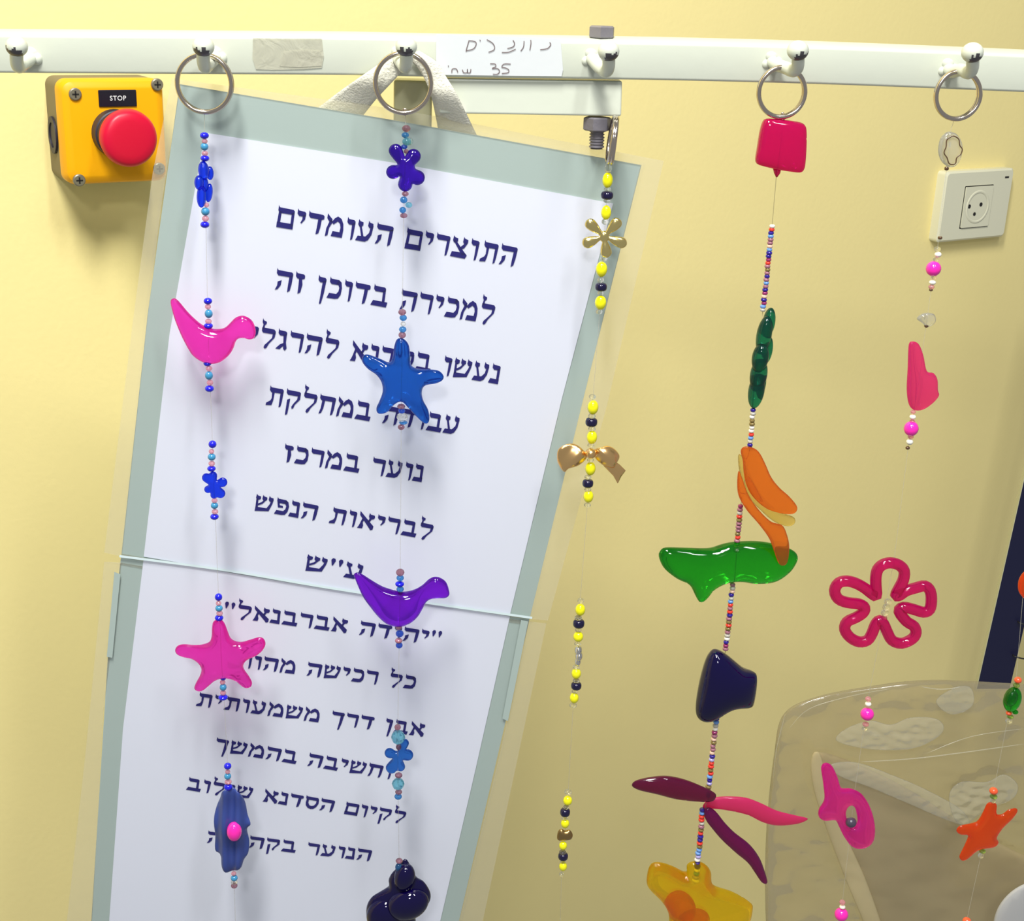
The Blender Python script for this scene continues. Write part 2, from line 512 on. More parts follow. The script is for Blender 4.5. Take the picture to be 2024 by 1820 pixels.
hooks = [(33, 92, 62, 110), (402, 92, 427, 108), (803, 92, 786, 108), (1203, 101, 1168, 112), (1577, 100, 1524, 118), (1922, 104, 1872, 132), (2262, 118, 2205, 146)]
HB = -.030
SY = -.015                                               # plane in which the strings hang
for (bx, by, sx, sy) in hooks:
    mid = (bx*.55+sx*.45)
    path = [PR(sx, sy+2, -.002), P(sx*.8+bx*.2, sy+10, -.006), P(mid, by+34, SY+.001), P(bx*.85+sx*.15, by+40, SY-.007), P(bx, by+30, SY-.011), P(bx, by+8, HB)]
    path = [Vector(q) for q in spline([tuple(q) for q in path], 5, False)]
    v, f = tube(path, .0031, 14)
    hk = mk('hook', v, f, 'white_enamel', rail)
    # weld beads at the root
    v1, f1 = ellipsoids([(sx, sy-7, 30, 24, 20, 0, 20), (sx+12, sy+6, 22, 24, 0, -2, 22), (sx-10, sy+8, 20, 20, 0, 0, 18)], 0.0)
    mk('weld', v1, f1, 'white_enamel', hk)
    # ball tip with the paint worn off below
    v, f = ellipsoids([(bx, by, 43, 38, 0, 0, 44)], HB, 32, 20)
    fmi = []
    cz = P(bx, by, HB)
    rnd = [random.uniform(-.12, .12) for _ in range(32)]
    for t in f:
        c = sum((v[i] for i in t), Vector())/4-cz; c = c/.0053
        sidex = -.12 if bx < 900 else .35
        wob = .16*math.sin(9*c.x+bx)+.08*math.sin(23*c.x)
        fmi.append(1 if (c.z < -.15+wob and c.y < .1 and abs(c.x-sidex) < .7) else 0)
    mk('hook_tip', v, f, None, hk, True, 'white ball end with the paint chipped off below', mats=['white_enamel', 'chipped_steel'], fmi=fmi)
# faded tape and handwritten label
def patch(name, pts, mat, parent, off, thick=.0002, fn=PR, label=None):
    a = [fn(x, y, off) for x, y in pts]; b = [fn(x, y, off-thick) for x, y in pts]; n = len(a)
    Fc = [tuple(range(n))]+[tuple(range(n, 2*n))[::-1]]+[(i, (i+1) % n, n+(i+1) % n, n+i) for i in range(n)]
    return mk(name, a+b, Fc, mat, parent, False, label)
patch('old_tape', [(500, 73), (560, 75), (636, 74), (640, 112), (636, 134), (600, 137), (540, 138), (506, 137), (499, 115)], 'old_tape', rail, .0004, label='strip of old yellowed tape')
patch('tape_residue', [(560, 102), (600, 98), (634, 100), (636, 130), (590, 133), (552, 131)], 'old_tape', rail, .0006)
lab = patch('paper_label', [(862, 67), (1108, 77), (1113, 138), (1110, 151), (862, 148)], 'label_paper', rail, .0004, label='white paper label with pencilled words and the number 35')
def ribbon(pts, wpx, fn, off, scale=None):
    pts = [np.array(q) for q in spline(pts, 4, False)] if len(pts) > 2 else [np.array(q, float) for q in pts]
    V, Fc = [], []
    for i, q in enumerate(pts):
        t = pts[min(i+1, len(pts)-1)]-pts[max(i-1, 0)]; nn = np.array([-t[1], t[0]])/max(1e-6, np.linalg.norm(t))
        for s in (1, -1):
            z = q+nn*s*wpx/2; V.append(fn(z[0], z[1], off))
    for i in range(len(pts)-1): Fc.append((2*i, 2*i+1, 2*i+3, 2*i+2))
    return V, Fc
strokes = [[(300, 275), (340, 278), (368, 290), (365, 320), (340, 350), (280, 365)], [(305, 275), (288, 330), (278, 372)], [(402, 266), (408, 278)],
           [(465, 265), (515, 295), (535, 330), (525, 360), (480, 378)], [(700, 270), (715, 300), (700, 330), (650, 345)], [(600, 380), (660, 378), (725, 350)],
           [(800, 278), (795, 330), (770, 368)], [(860, 268), (862, 300), (852, 360)], [(1030, 290), (1040, 310), (1010, 345), (945, 355)],
           [(118, 498), (122, 510)], [(150, 562), (155, 530), (190, 528), (205, 560)], [(245, 535), (258, 562), (288, 560), (290, 530), (292, 560), (315, 562), (322, 530)],
           [(495, 482), (540, 485), (545, 508), (512, 524), (560, 525), (580, 550), (560, 575), (520, 575)], [(680, 485), (620, 485), (600, 512), (635, 520), (662, 537), (655, 562), (600, 570)]]
v, f = merge([ribbon([(860+x/4.55, 20+y/4.55) for x, y in s], 1.7, PR, .0007) for s in strokes])
mk('handwriting', v, f, 'pencil', lab, False)

# support arm below the rail + bolt
arm = thing('support_arm', P(815, 170, .012), 'white square steel arm bolted under the rail, ending in a downward post', 'bracket')
def tube_box(name, x0, y0, x1, y1, Ya, Yb, mat, parent):
    a, b = P(x0, y0, Ya), P(x1, y1, Ya)
    v, f = box_pts(Vector((a.x, Ya, b.z)), Vector((b.x-a.x, 0, 0)), Vector((0, Yb-Ya, 0)), Vector((0, 0, a.z-b.z)))
    return bevel(mk(name, v, f, mat, parent, False), .0012)
a, b, c_, d_ = P(868, 154.5, .003), P(1230, 160, .003), P(1228, 230, .003), P(868, 224, .003)
v = [a, b, c_, d_]+[q+Vector((0, .020, 0)) for q in (a, b, c_, d_)]
bevel(mk('arm_tube', v, [(0, 1, 2, 3), (7, 6, 5, 4), (0, 4, 5, 1), (1, 5, 6, 2), (2, 6, 7, 3), (3, 7, 4, 0)], 'white_enamel', arm, False), .001)
tube_box('post_tube', 778, 158, 852, 280, .0125, .030, 'olive_enamel', arm)
bolt = thing('hex_bolt', P(1186, 62, .011), 'grey galvanised hex bolt through the right end of the rail and arm', 'bolt')
def hexprism(px, py0, py1, rpx, Y, rot=0.2, cham=.8):
    c0, c1 = P(px, py0, Y), P(px-1, py1, Y); s = pxs(c0); V = []
    zs = [(c1.z, cham), (c1.z+.0006, 1), (c0.z-.0006, 1), (c0.z, cham)]
    for z, k in zs:
        for i in range(6):
            a = math.pi/3*i+rot; V.append(Vector((c0.x+rpx*s*k*math.cos(a), Y+rpx*s*k*math.sin(a), z)))
    Fc = [(j*6+i, j*6+(i+1) % 6, (j+1)*6+(i+1) % 6, (j+1)*6+i) for j in range(3) for i in range(6)]
    Fc += [tuple(range(6))[::-1], tuple(range(18, 24))]
    return V, Fc
v, f = hexprism(1190, 51, 75, 27, .011, .35, .88); mk('bolt_head', v, f, 'bolt_steel', bolt, False)
v, f = hexprism(1181, 231, 258, 28, .008, .15, .86); mk('nut', v, f, 'bolt_steel', bolt, False)
pts, rr = [], []
c0, c1 = P(1181, 240, .008), P(1179, 294, .008)
for i in range(49):
    t = i/48; pts.append(c0.lerp(c1, t)); ph = (t*9) % 1
    rr.append((.0039 if ph < .5 else .0033)*(1 if t < .97 else .85))
v, f = tube(pts, rr, 20); autosmooth(mk('threaded_shank', v, f, 'bolt_steel', bolt), 60)

# ================================================================= POSTER
PYAW, PTILT = math.radians(3), math.radians(2.5)
pn = Vector((math.sin(PYAW), -math.cos(PYAW), 0)); ph_ = Vector((math.cos(PYAW), math.sin(PYAW), 0))
pn = (Matrix.Rotation(-PTILT, 3, ph_) @ pn).normalized()
if pn.z < 0: pn = Vector((pn.x, pn.y, -pn.z)).normalized()
pn = Vector((math.sin(PYAW)*math.cos(PTILT), -math.cos(PYAW)*math.cos(PTILT), -math.sin(PTILT)))
P0 = P(800, 240, .006)
def PO(px, py, off=0.0): return PP(px, py, P0+pn*off, pn)
poster = thing('sign', P0, 'tall laminated Hebrew notice with grey border hanging crooked from a cloth strap', 'sign')
def sheet(name, pts, mat, off, thick=.0003, label=None, parent=poster, sub=0):
    return patch(name, pts, mat, parent, off, thick, PO, label)
sheet('backing_sheet', [(355, 166), (800, 241), (1268, 326), (1150, 800), (1047, 1222), (905, 1830), (180, 1830), (213, 1300), (240, 1095), (292, 620)], 'backing', .0, .0008, 'grey-green border sheet')
sheet('paper_sheet', [(405, 262), (800, 325), (1212, 402), (1110, 790), (1008, 1215), (640, 1160), (284, 1100), (335, 660)], 'paper', .0005, .0003, 'white upper page with blue print')
sheet('paper_sheet', [(284, 1103), (640, 1163), (1008, 1218), (940, 1520), (868, 1830), (215, 1830), (243, 1440)], 'paper', .0005, .0003, 'white lower page with blue print')
def rim(name, outer, inner, off, label=None):
    n = len(outer); V = [PO(x, y, off) for x, y in outer]+[PO(x, y, off) for x, y in inner]
    V += [PO(x, y, off-.0003) for x, y in outer]+[PO(x, y, off-.0003) for x, y in inner]
    Fc = []
    for i in range(n):
        j = (i+1) % n
        Fc += [(i, j, n+j, n+i), (2*n+i, 3*n+i, 3*n+j, 2*n+j), (i, 2*n+i, 2*n+j, j), (n+i, n+j, 3*n+j, 3*n+i)]
    return mk(name, V, Fc, 'laminate', poster, False, label)
rim('laminate_margin', [(340, 155), (800, 218), (1312, 318), (1200, 800), (1083, 1226), (640, 1190), (206, 1092), (262, 640), (302, 340)],
    [(356, 167), (800, 242), (1266, 327), (1150, 800), (1047, 1221), (640, 1170), (241, 1094), (292, 620), (320, 400)], .0004, 'clear plastic margin')
rim('laminate_margin', [(206, 1110), (640, 1190), (1080, 1232), (1010, 1560), (950, 1840), (130, 1840), (170, 1480)],
    [(240, 1112), (640, 1180), (1044, 1235), (990, 1480), (906, 1829), (181, 1829), (205, 1400)], .0003, 'clear plastic margin')
sheet('laminate_film', [(345, 160), (800, 232), (1275, 323), (1150, 800), (1052, 1222), (640, 1163), (238, 1098), (286, 620)], 'laminate_over', .0012, .0002, 'clear film over the upper page')
sheet('laminate_film', [(238, 1104), (640, 1168), (1052, 1226), (990, 1500), (912, 1830), (178, 1830), (212, 1320)], 'laminate_over', .0011, .0002, 'clear film over the lower page')
v, f = merge([ribbon([(236, 1099), (440, 1126), (640, 1160), (850, 1192), (1052, 1221)], 4.5, PO, .0018), ribbon([(236, 1099), (440, 1126), (640, 1160), (850, 1192), (1052, 1221)], 4.5, PO, .0012)])
mk('film_edge', v, f, 'laminate_edge', poster, False, 'pale bevelled seam where the two films overlap')
sheet('grey_tape', [(226, 1130), (238, 1135), (222, 1300), (211, 1298)], 'backing', .0016)
sheet('grey_tape', [(1030, 1225), (1044, 1228), (1004, 1425), (993, 1420)], 'backing', .0016)
# cloth strap
def strip(name, left, right, Ys, mat, parent, thick=.0012, label=None):
    L = spline([tuple(P(x, y, Y)) for (x, y), Y in zip(left, Ys)], 5, False); R = spline([tuple(P(x, y, Y)) for (x, y), Y in zip(right, Ys)], 5, False)
    V, Fc = [], []; m = 8
    for i, (a, b) in enumerate(zip(L, R)):
        for s in (0, 1):
            for k in range(m+1):
                t = k/m; q = a*(1-t)+b*t; q = q+np.array([0, -.0010*math.sin(math.pi*t)-.0003*math.sin(i*1.7+k*2.1)+thick*s, 0]); V.append(q)
    W = 2*(m+1)
    for i in range(len(L)-1):
        for k in range(m):
            a = i*W+k; Fc.append((a, a+1, a+1+W, a+W)); a += m+1; Fc.append((a, a+W, a+1+W, a+1))
        Fc.append((i*W, i*W+W, i*W+W+m+1, i*W+m+1)); Fc.append((i*W+m, i*W+2*m+1, i*W+W+2*m+1, i*W+W+m))
    return mk(name, V, Fc, mat, parent, True, label)
strip('cloth_strap', [(782, 98), (752, 124), (712, 152), (672, 180), (635, 208), (600, 232)], [(808, 118), (788, 148), (768, 170), (742, 198), (718, 228), (690, 262)],
      [-.004, -.0038, -.003, .003, .0082, .011], 'fabric', poster, label='white woven cloth strap')
strip('cloth_strap', [(800, 112), (822, 130), (840, 158), (852, 190), (862, 235), (868, 270)], [(828, 100), (862, 122), (882, 152), (905, 190), (938, 258), (955, 290)],
      [-.004, -.0038, -.003, -.002, .0095, .014], 'fabric', poster, label='white woven cloth strap')

# ---- Hebrew lettering, drawn as bold serifed glyphs (unit = letter height)
def bar(x0, x1): return [(x0, 1.1), (x0+.07, 1.0), (x1-.07, .98), (x1, .92), (x1, .78), (x1-.08, .73), (x0+.1, .73), (x0, .84)]
HD = lambda x: [(x+.02, 1.08), (x+.09, .99), (x+.26, .95), (x+.27, .8), (x+.18, .72), (x+.07, .72), (x, .82)]
G = {
 'ה': (.86, [bar(0, .86), [(.68, .76), (.86, .86), (.84, .4), (.79, .05), (.66, -.05), (.66, .3)], [(0, -.02), (.1, .22), (.1, .42), (.3, .52), (.28, .25), (.14, .03)]]),
 'ד': (.8, [bar(0, .8), [(.5, .76), (.68, .76), (.66, .35), (.6, .03), (.46, -.04), (.48, .3)]]),
 'ר': (.72, [bar(0, .72), [(.57, .78), (.72, .86), (.7, .3), (.66, .02), (.56, -.04), (.56, .3)]]),
 'ו': (.42, [bar(0, .42), [(.26, .78), (.42, .86), (.4, .3), (.37, .02), (.27, -.04), (.27, .3)]]),
 'י': (.44, [bar(0, .44), [(.28, .78), (.44, .86), (.42, .6), (.26, .38), (.2, .4), (.28, .58)]]),
 'ז': (.48, [bar(0, .48), [(.18, .76), (.34, .76), (.4, .45), (.34, .05), (.2, -.04), (.2, .35)]]),
 'ן': (.42, [bar(0, .42), [(.24, .78), (.42, .86), (.38, .2), (.3, -.34), (.2, -.38), (.22, .2)]]),
 'ך': (.74, [bar(0, .74), [(.52, .78), (.72, .86), (.66, .2), (.56, -.34), (.46, -.38), (.5, .2)]]),
 'ב': (.82, [bar(.04, .68), [(.54, .76), (.68, .88), (.7, .2), (.56, .2)], [(-.03, 0), (.82, -.02), (.86, .24), (.08, .26)]]),
 'כ': (.7, [bar(.04, .6), [(.5, .98), (.66, .88), (.72, .6), (.7, .25), (.58, .04), (.4, 0), (-.02, 0), (.08, .26), (.46, .26), (.56, .4), (.58, .6), (.5, .74), (.4, .76)]]),
 'פ': (.72, [bar(.04, .6), [(.5, .98), (.66, .88), (.74, .6), (.7, .25), (.58, .04), (.4, 0), (-.02, 0), (.08, .26), (.46, .26), (.56, .4), (.58, .6), (.5, .74), (.4, .76)],
              [(.06, .8), (.18, .8), (.22, .6), (.4, .58), (.42, .46), (.14, .44)]]),
 'ם': (.84, [bar(0, .84), [(.04, .8), (.18, .8), (.16, .2), (.01, .2)], [(.7, .8), (.84, .86), (.84, .1), (.7, .1)], [(0, 0), (.84, 0), (.84, .27), (0, .27)]]),
 'ס': (.82, [bar(0, .8), [(.06, .8), (.2, .8), (.2, .5), (.3, .28), (.44, .24), (.44, -.02), (.24, .04), (.08, .25), (.04, .5)],
              [(.68, .78), (.82, .84), (.84, .5), (.74, .2), (.58, .02), (.4, -.02), (.42, .24), (.58, .3), (.68, .5)]]),
 'מ': (.9, [[(0, 1.1), (.1, 1.0), (.28, .84), (.24, .66), (.1, .74), (0, .86)], [(.16, .8), (.32, .74), (.16, .4), (.13, .02), (0, -.05), (.02, .35)],
             [(.26, .7), (.38, .9), (.54, 1.03), (.74, .93), (.86, .7), (.9, .4), (.88, 0), (.3, 0), (.36, .26), (.72, .26), (.74, .5), (.68, .7), (.56, .78), (.36, .6)]]),
 'ע': (.84, [HD(0), [(.08, .76), (.2, .74), (.36, .26), (.24, .24)], HD(.52), [(.66, .76), (.8, .86), (.76, .4), (.62, .1), (.46, 0), (-.04, 0), (.06, .25), (.46, .26), (.62, .46)]]),
 'ש': (.98, [HD(0), HD(.35), HD(.7), [(.03, .78), (.14, .76), (.18, .24), (.05, .2)], [(.46, .76), (.56, .74), (.4, .5), (.18, .36), (.16, .48), (.34, .6)],
             [(.84, .76), (.97, .86), (.94, .6), (.8, .1), (.04, -.02), (.05, .26), (.66, .26), (.8, .56)]]),
 'נ': (.46, [bar(0, .44), [(.29, .78), (.44, .86), (.46, .18), (.32, .2)], [(-.1, 0), (.47, -.02), (.47, .24), (-.02, .25)]]),
 'ל': (.76, [[(0, 1.48), (.06, 1.38), (.22, 1.32), (.22, 1.22), (.14, 1.12), (.14, .9), (.02, .9), (.06, 1.16), (0, 1.28)],
             [(.02, 1.0), (.2, 1.0), (.68, .98), (.76, .88), (.76, .73), (.1, .73), (.02, .82)], [(.62, .8), (.76, .82), (.74, .56), (.48, .2), (.38, -.04), (.3, -.1), (.22, -.04), (.26, .1), (.4, .26), (.6, .52)]]),
 'א': (.88, [[(0, 1.1), (.1, 1.0), (.88, .24), (.86, .02), (.74, -.04), (.64, .1), (.02, .84)], [(.54, 1.06), (.62, .97), (.84, .94), (.87, .82), (.82, .7), (.7, .66), (.6, .42), (.5, .5), (.58, .68), (.52, .84)],
             [(.18, .66), (.3, .56), (.24, .4), (.3, .2), (.27, 0), (-.02, -.01), (.04, .1), (.1, .3)]]),
 'ג': (.5, [bar(0, .46), [(.28, .78), (.45, .86), (.46, .4), (.54, .1), (.46, -.04), (.36, .04), (.32, .4)], [(.34, .36), (.16, .26), (-.06, 0), (.18, .0), (.26, .12), (.36, .2)]]),
 'ח': (.88, [bar(0, .88), [(.14, .76), (.3, .76), (.26, .3), (.18, .03), (.04, -.04), (.12, .3)], [(.7, .76), (.88, .86), (.85, .3), (.8, .03), (.68, -.04), (.7, .3)]]),
 'ק': (.8, [bar(0, .78), [(.64, .78), (.78, .84), (.78, .56), (.54, .24), (.48, .04), (.4, -.02), (.36, .1), (.46, .3), (.62, .54)], [(.08, .46), (.24, .54), (.22, 0), (.2, -.34), (.08, -.4), (.08, 0)]]),
 'צ': (.84, [HD(0), HD(.54), [(.02, .84), (.16, .84), (.8, .2), (.6, .12)], [(.7, .8), (.8, .78), (.66, .5), (.46, .4), (.42, .5)], [(-.02, 0), (.78, -.02), (.86, .16), (.74, .27), (.04, .26)]]),
 'ת': (.9, [bar(.12, .88), [(.72, .76), (.88, .86), (.86, .3), (.82, .02), (.72, -.04), (.72, .3)], [(.26, .76), (.4, .74), (.38, .3), (.32, .02), (0, -.02), (.02, .12), (.22, .26), (.28, .4)]]),
 '"': (.6, [[(0, .98), (.07, 1.1), (.18, 1.08), (.22, .95), (.12, .62), (.07, .62)], [(.36, .98), (.43, 1.1), (.54, 1.08), (.58, .95), (.48, .62), (.43, .62)]]),
 ' ': (.42, []),
}
LINES = [('התוצרים העומדים', 551, 409, 1024, 489, 38), ('למכירה בדוכן זה', 548, 533, 980, 603, 38), ('נעשו בסדנא להרגלי', 496, 643, 991, 723, 37),
         ('עבודה במחלקת', 530, 764, 911, 825, 36), ('נוער במרכז', 564, 879, 839, 920, 34), ('לבריאות הנפש', 507, 978, 858, 1037, 32), ('ע"ש', 608, 1097, 721, 1117, 32),
         ('"יהודה אברבנאל"', 445, 1191, 875, 1250, 29), ('כל רכישה מהווה', 452, 1289, 824, 1337, 28.5), ('אבן דרך משמעותית', 391, 1369, 842, 1431, 28.5),
         ('וחשיבה בהמשך', 429, 1459, 777, 1516, 28), ('לקיום הסדנא שילוב', 373, 1537, 804, 1604, 27), ('הנוער בקהילה', 412, 1643, 736, 1680, 26)]
for txt, x0, y0, x1, y1, hp in LINES:
    A, B = PO(x0, y0, .0008), PO(x1, y1, .0008); ux = (B-A); L = ux.length; ux.normalize()
    uy = (-pn).cross(ux).normalized()
    if uy.z < 0: uy = -uy
    H = hp*1.06*pxs(A); gap = .15
    adv = [G[c][0]+gap for c in txt]; tot = sum(adv)-gap; k = L/tot
    x = L; V, Fc = [], []
    for c in txt:
        w_, polys = G[c]; xl = x-w_*k
        for pl in polys:
            n0 = len(V)
            for (gx, gy) in pl: V.append(A+ux*(xl+gx*k)+uy*((gy-1)*H))
            Fc.append(tuple(range(n0, len(V))))
        x -= (w_+gap)*k
    mk('text_line', V, Fc, 'ink', poster, False, 'line of dark blue Hebrew print')

# ================================================================= STOP BOX (on the wall)
DB = .042
lu = [wuv(PW(x, y, DB)) for x, y in ((118, 166), (328, 150), (330, 352), (135, 372))]
u0, u1 = (lu[0][0]+lu[3][0])/2, (lu[1][0]+lu[2][0])/2; v1, v0 = (lu[0][1]+lu[1][1])/2, (lu[2][1]+lu[3][1])/2
um, vm = (u0+u1)/2, (v0+v1)/2; hw, hh = (u1-u0)/2, (v1-v0)/2
stop = thing('emergency_stop_button', WP(um, vm, 0), 'yellow square wall box with a red mushroom push button and a STOP plate', 'emergency stop')
def rrect(cu, cv_, a, b, r, off, n=6):
    pts = []
    for sx, sy, a0 in ((1, 1, 0), (-1, 1, 90), (-1, -1, 180), (1, -1, 270)):
        for k in range(n+1):
            t = math.radians(a0+90*k/n); pts.append(WP(cu+sx*(a-r)+r*math.cos(t), cv_+sy*(b-r)+r*math.sin(t), off))
    return pts
def loft(secs):
    n = len(secs[0]); V = [p for s in secs for p in s]; Fc = []
    for i in range(len(secs)-1):
        for k in range(n): Fc.append((i*n+k, i*n+(k+1) % n, (i+1)*n+(k+1) % n, (i+1)*n+k))
    Fc.append(tuple(range(n))[::-1]); Fc.append(tuple(range((len(secs)-1)*n, len(secs)*n)))
    return V, Fc
v, f = loft([rrect(um, vm, hw, hh, .006, 0), rrect(um, vm, hw, hh, .006, .027)])
autosmooth(mk('base_housing', v, f, 'grey_abs', stop, True, 'dark grey rear housing'))
v, f = loft([rrect(um, vm, hw+.0003, hh+.0003, .007, .0272), rrect(um, vm, hw+.0003, hh+.0003, .007, .036), rrect(um, vm, hw-.0012, hh-.0012, .007, .0395), rrect(um, vm, hw-.0045, hh-.0045, .006, .0418), rrect(um, vm, hw-.006, hh-.006, .006, .042)])
autosmooth(mk('yellow_lid', v, f, 'yellow_abs', stop, True, 'yellow plastic lid'), 30)
def disc_stack(cu, cv_, prof, n=36):
    secs = []
    for r, off in prof: secs.append([WP(cu+r*math.cos(2*math.pi*k/n), cv_+r*math.sin(2*math.pi*k/n), off) for k in range(n)])
    return loft(secs)
bu, bv = wuv(PW(257, 274, .074))
ku, kv = wuv(PW(240, 268, .060))
v, f = disc_stack((bu+ku)/2, (bv+kv)/2, [(.0158, .042), (.0158, .052), (.0150, .0525), (.0150, .066)])
autosmooth(mk('collar', v, f, 'dark_abs', stop, True))
R_ = 56.5*pxs(WP(bu, bv, .072))
v, f = disc_stack(bu, bv, [(R_*.8, .0655), (R_*.97, .0665), (R_, .0695), (R_*.985, .0725), (R_*.93, .075), (R_*.82, .0765), (R_*.6, .0772), (R_*.3, .0775), (R_*.05, .0776)], 56)
autosmooth(mk('push_button', v, f, 'red_abs', stop, True, 'red mushroom head'), 60)
for x, y in ((148, 186), (310, 167), (156, 356), (314, 333)):
    su, sv = wuv(PW(x, y, .042))
    v, f = disc_stack(su, sv, [(.0041, .0415), (.0041, .0432), (.0034, .0438)], 20)
    sc = autosmooth(mk('screw', v, f, 'screw_zinc', stop, True))
    parts = []
    for du, dv in ((.0022, .0005), (.0005, .0022)):
        parts.append(box_pts(WP(su-du, sv-dv, .0437), wt_*2*du, UP*2*dv, wn*.0003))
    v, f = merge(parts); mk('cross_slot', v, f, 'hole_black', sc, False)
a, b = wuv(PW(194, 181, DB)), wuv(PW(269, 214, DB)); a2 = wuv(PW(269, 174, DB)); b2 = wuv(PW(195, 214, DB))
pu0, pu1, pv1, pv0 = (a[0]+b2[0])/2, (a2[0]+b[0])/2, (a[1]+a2[1])/2, (b[1]+b2[1])/2+.0012
v, f = box_pts(WP(pu0, pv0, DB), wt_*(pu1-pu0), UP*(pv1-pv0), wn*.0012)
plate = bevel(mk('stop_plate', v, f, 'black_plate', stop, False, 'black plate with white letters STOP'), .0005)
def text_mesh(s, height):
    cu = bpy.data.curves.new('t', 'FONT'); cu.body = s; cu.size = height; cu.align_x = 'CENTER'; cu.align_y = 'CENTER'; cu.space_character = 1.1; cu.offset = height*.012
    o = bpy.data.objects.new('t', cu); COL.objects.link(o)
    dg = bpy.context.evaluated_depsgraph_get(); me = bpy.data.meshes.new_from_object(o.evaluated_get(dg))
    V = [tuple(q.co) for q in me.vertices]; Fc = [tuple(p_.vertices) for p_ in me.polygons]
    bpy.data.objects.remove(o); return V, Fc
v, f = text_mesh('STOP', (pv1-pv0)*.40)
mk('lettering', [WP((pu0+pu1)/2+q[0], (pv0+pv1)/2+q[1], DB+.0015) for q in v], f, 'letter_white', plate, False)
# round knock-out on the left side
cc = WP(u0-.0004, vm-.004, .015); n = 28
V = []; Fc = []
for r, o_ in ((.0125, 0), (.0125, .0012), (.0085, .0012), (.0085, .0004)):
    for k in range(n):
        t = 2*math.pi*k/n; V.append(cc-wt_*o_+wn*(r*.85*math.cos(t))+UP*(r*math.sin(t)))
for i in range(3):
    for k in range(n): Fc.append((i*n+k, i*n+(k+1) % n, (i+1)*n+(k+1) % n, (i+1)*n+k))
Fc.append(tuple(range(3*n, 4*n)))
autosmooth(mk('cable_plug', V, Fc, 'dark_abs', stop, True))

# ================================================================= WALL SOCKET
DS = .012
lu = [wuv(PW(x, y, DS)) for x, y in ((1872, 343), (2008, 329), (1986, 460), (1851, 488))]
u0, u1 = (lu[0][0]+lu[3][0])/2, (lu[1][0]+lu[2][0])/2; v1, v0 = (lu[0][1]+lu[1][1])/2, (lu[2][1]+lu[3][1])/2
um, vm = (u0+u1)/2, (v0+v1)/2; hw, hh = (u1-u0)/2, (v1-v0)/2
sock = thing('wall_socket', WP(um, vm, 0), 'cream three-pin electrical wall socket on the yellow wall at right', 'socket')
v, f = loft([rrect(um, vm, hw, hh, .004, -.004), rrect(um, vm, hw, hh, .004, .010), rrect(um, vm, hw-.002, hh-.002, .004, .012)])
autosmooth(mk('face_plate', v, f, 'socket_white', sock), 30)
iu = [wuv(PW(x, y, DS)) for x, y in ((1906, 373), (1962, 363), (1952, 443), (1899, 453))]
a0, a1 = (iu[0][0]+iu[3][0])/2, (iu[1][0]+iu[2][0])/2; b1, b0 = (iu[0][1]+iu[1][1])/2, (iu[2][1]+iu[3][1])/2
am, bm_ = (a0+a1)/2, (b0+b1)/2; ah, bh = (a1-a0)/2, (b1-b0)/2
v, f = loft([rrect(am, bm_, ah+.0009, bh+.0009, .001, .0119), rrect(am, bm_, ah+.0009, bh+.0009, .001, .0122)]); mk('gap_frame', v, f, 'hole_black', sock, False)
v, f = loft([rrect(am, bm_, ah, bh, .001, .0119), rrect(am, bm_, ah, bh, .001, .0135)])
ins = autosmooth(mk('outlet_insert', v, f, 'socket_white', sock))
n = 40; V = []; Fc = []
for r, o_ in ((ah*.86, .0136), (ah*.82, .0142), (ah*.74, .0142), (ah*.7, .0137)):
    for k in range(n):
        t = 2*math.pi*k/n; V.append(WP(am+r*math.cos(t), bm_+r*.98*math.sin(t), o_))
for i in range(3):
    for k in range(n): Fc.append((i*n+k, i*n+(k+1) % n, (i+1)*n+(k+1) % n, (i+1)*n+k))
mk('recess_rim', V, Fc, 'socket_white', ins)
for x, y, r in ((1916, 408, .0021), (1939, 404, .0021), (1926, 423, .0019)):
    hu, hv = wuv(PW(x, y, .0137)); v, f = disc_stack(hu, hv, [(r, .0134), (r, .0139)], 16); mk('pin_hole', v, f, 'hole_black', ins, False)
v, f = box_pts(WP(u1-.014, v1-.010, .0121), wt_*.006, UP*.0018, wn*.0002); mk('printed_mark', v, f, 'hole_black', sock, False)

# ================================================================= NAVY FRAME (right edge)
fr_pts = [(2046, 820), (1935, 1345), (1872, 1640)]
fw = Vector((0, .30, 0))
YF = PW(1990, 1200, .10).y
fr = thing('display_frame', P(1972, 1345, YF), 'dark navy frame post with black wire loops at the right edge', 'display frame')
L0, L1, R0_, R1_ = P(2040, 880, YF), P(1931, 1362, YF), P(2105, 880, YF), P(1996, 1362, YF)
up_ = (L0-L1).normalized(); top = L0+up_*.2; 
v, f = box_pts(L1, (R1_-L1), Vector((0, .007, 0)), (top-L1))
bevel(mk('frame_post', v, f, 'navy_paint', fr, False), .001)
v, f = box_pts(L1-Vector((.0009, 0, 0)), Vector((.0008, 0, 0)), Vector((0, .007, 0)), (top-L1)); mk('edge_trim', v, f, 'olive_enamel', fr, False)
for x, y in ((2012, 1228), (2002, 1294), (2018, 1165)):
    pts = [P(x, y, YF-.002), P(x+6, y+4, YF-.006), P(x+30, y+8, YF-.008), P(x+90, y+4, YF-.008)]
    v, f = tube([Vector(q) for q in spline([tuple(q) for q in pts], 5, False)], .0009, 10); mk('wire_loop', v, f, 'black_wire', fr)

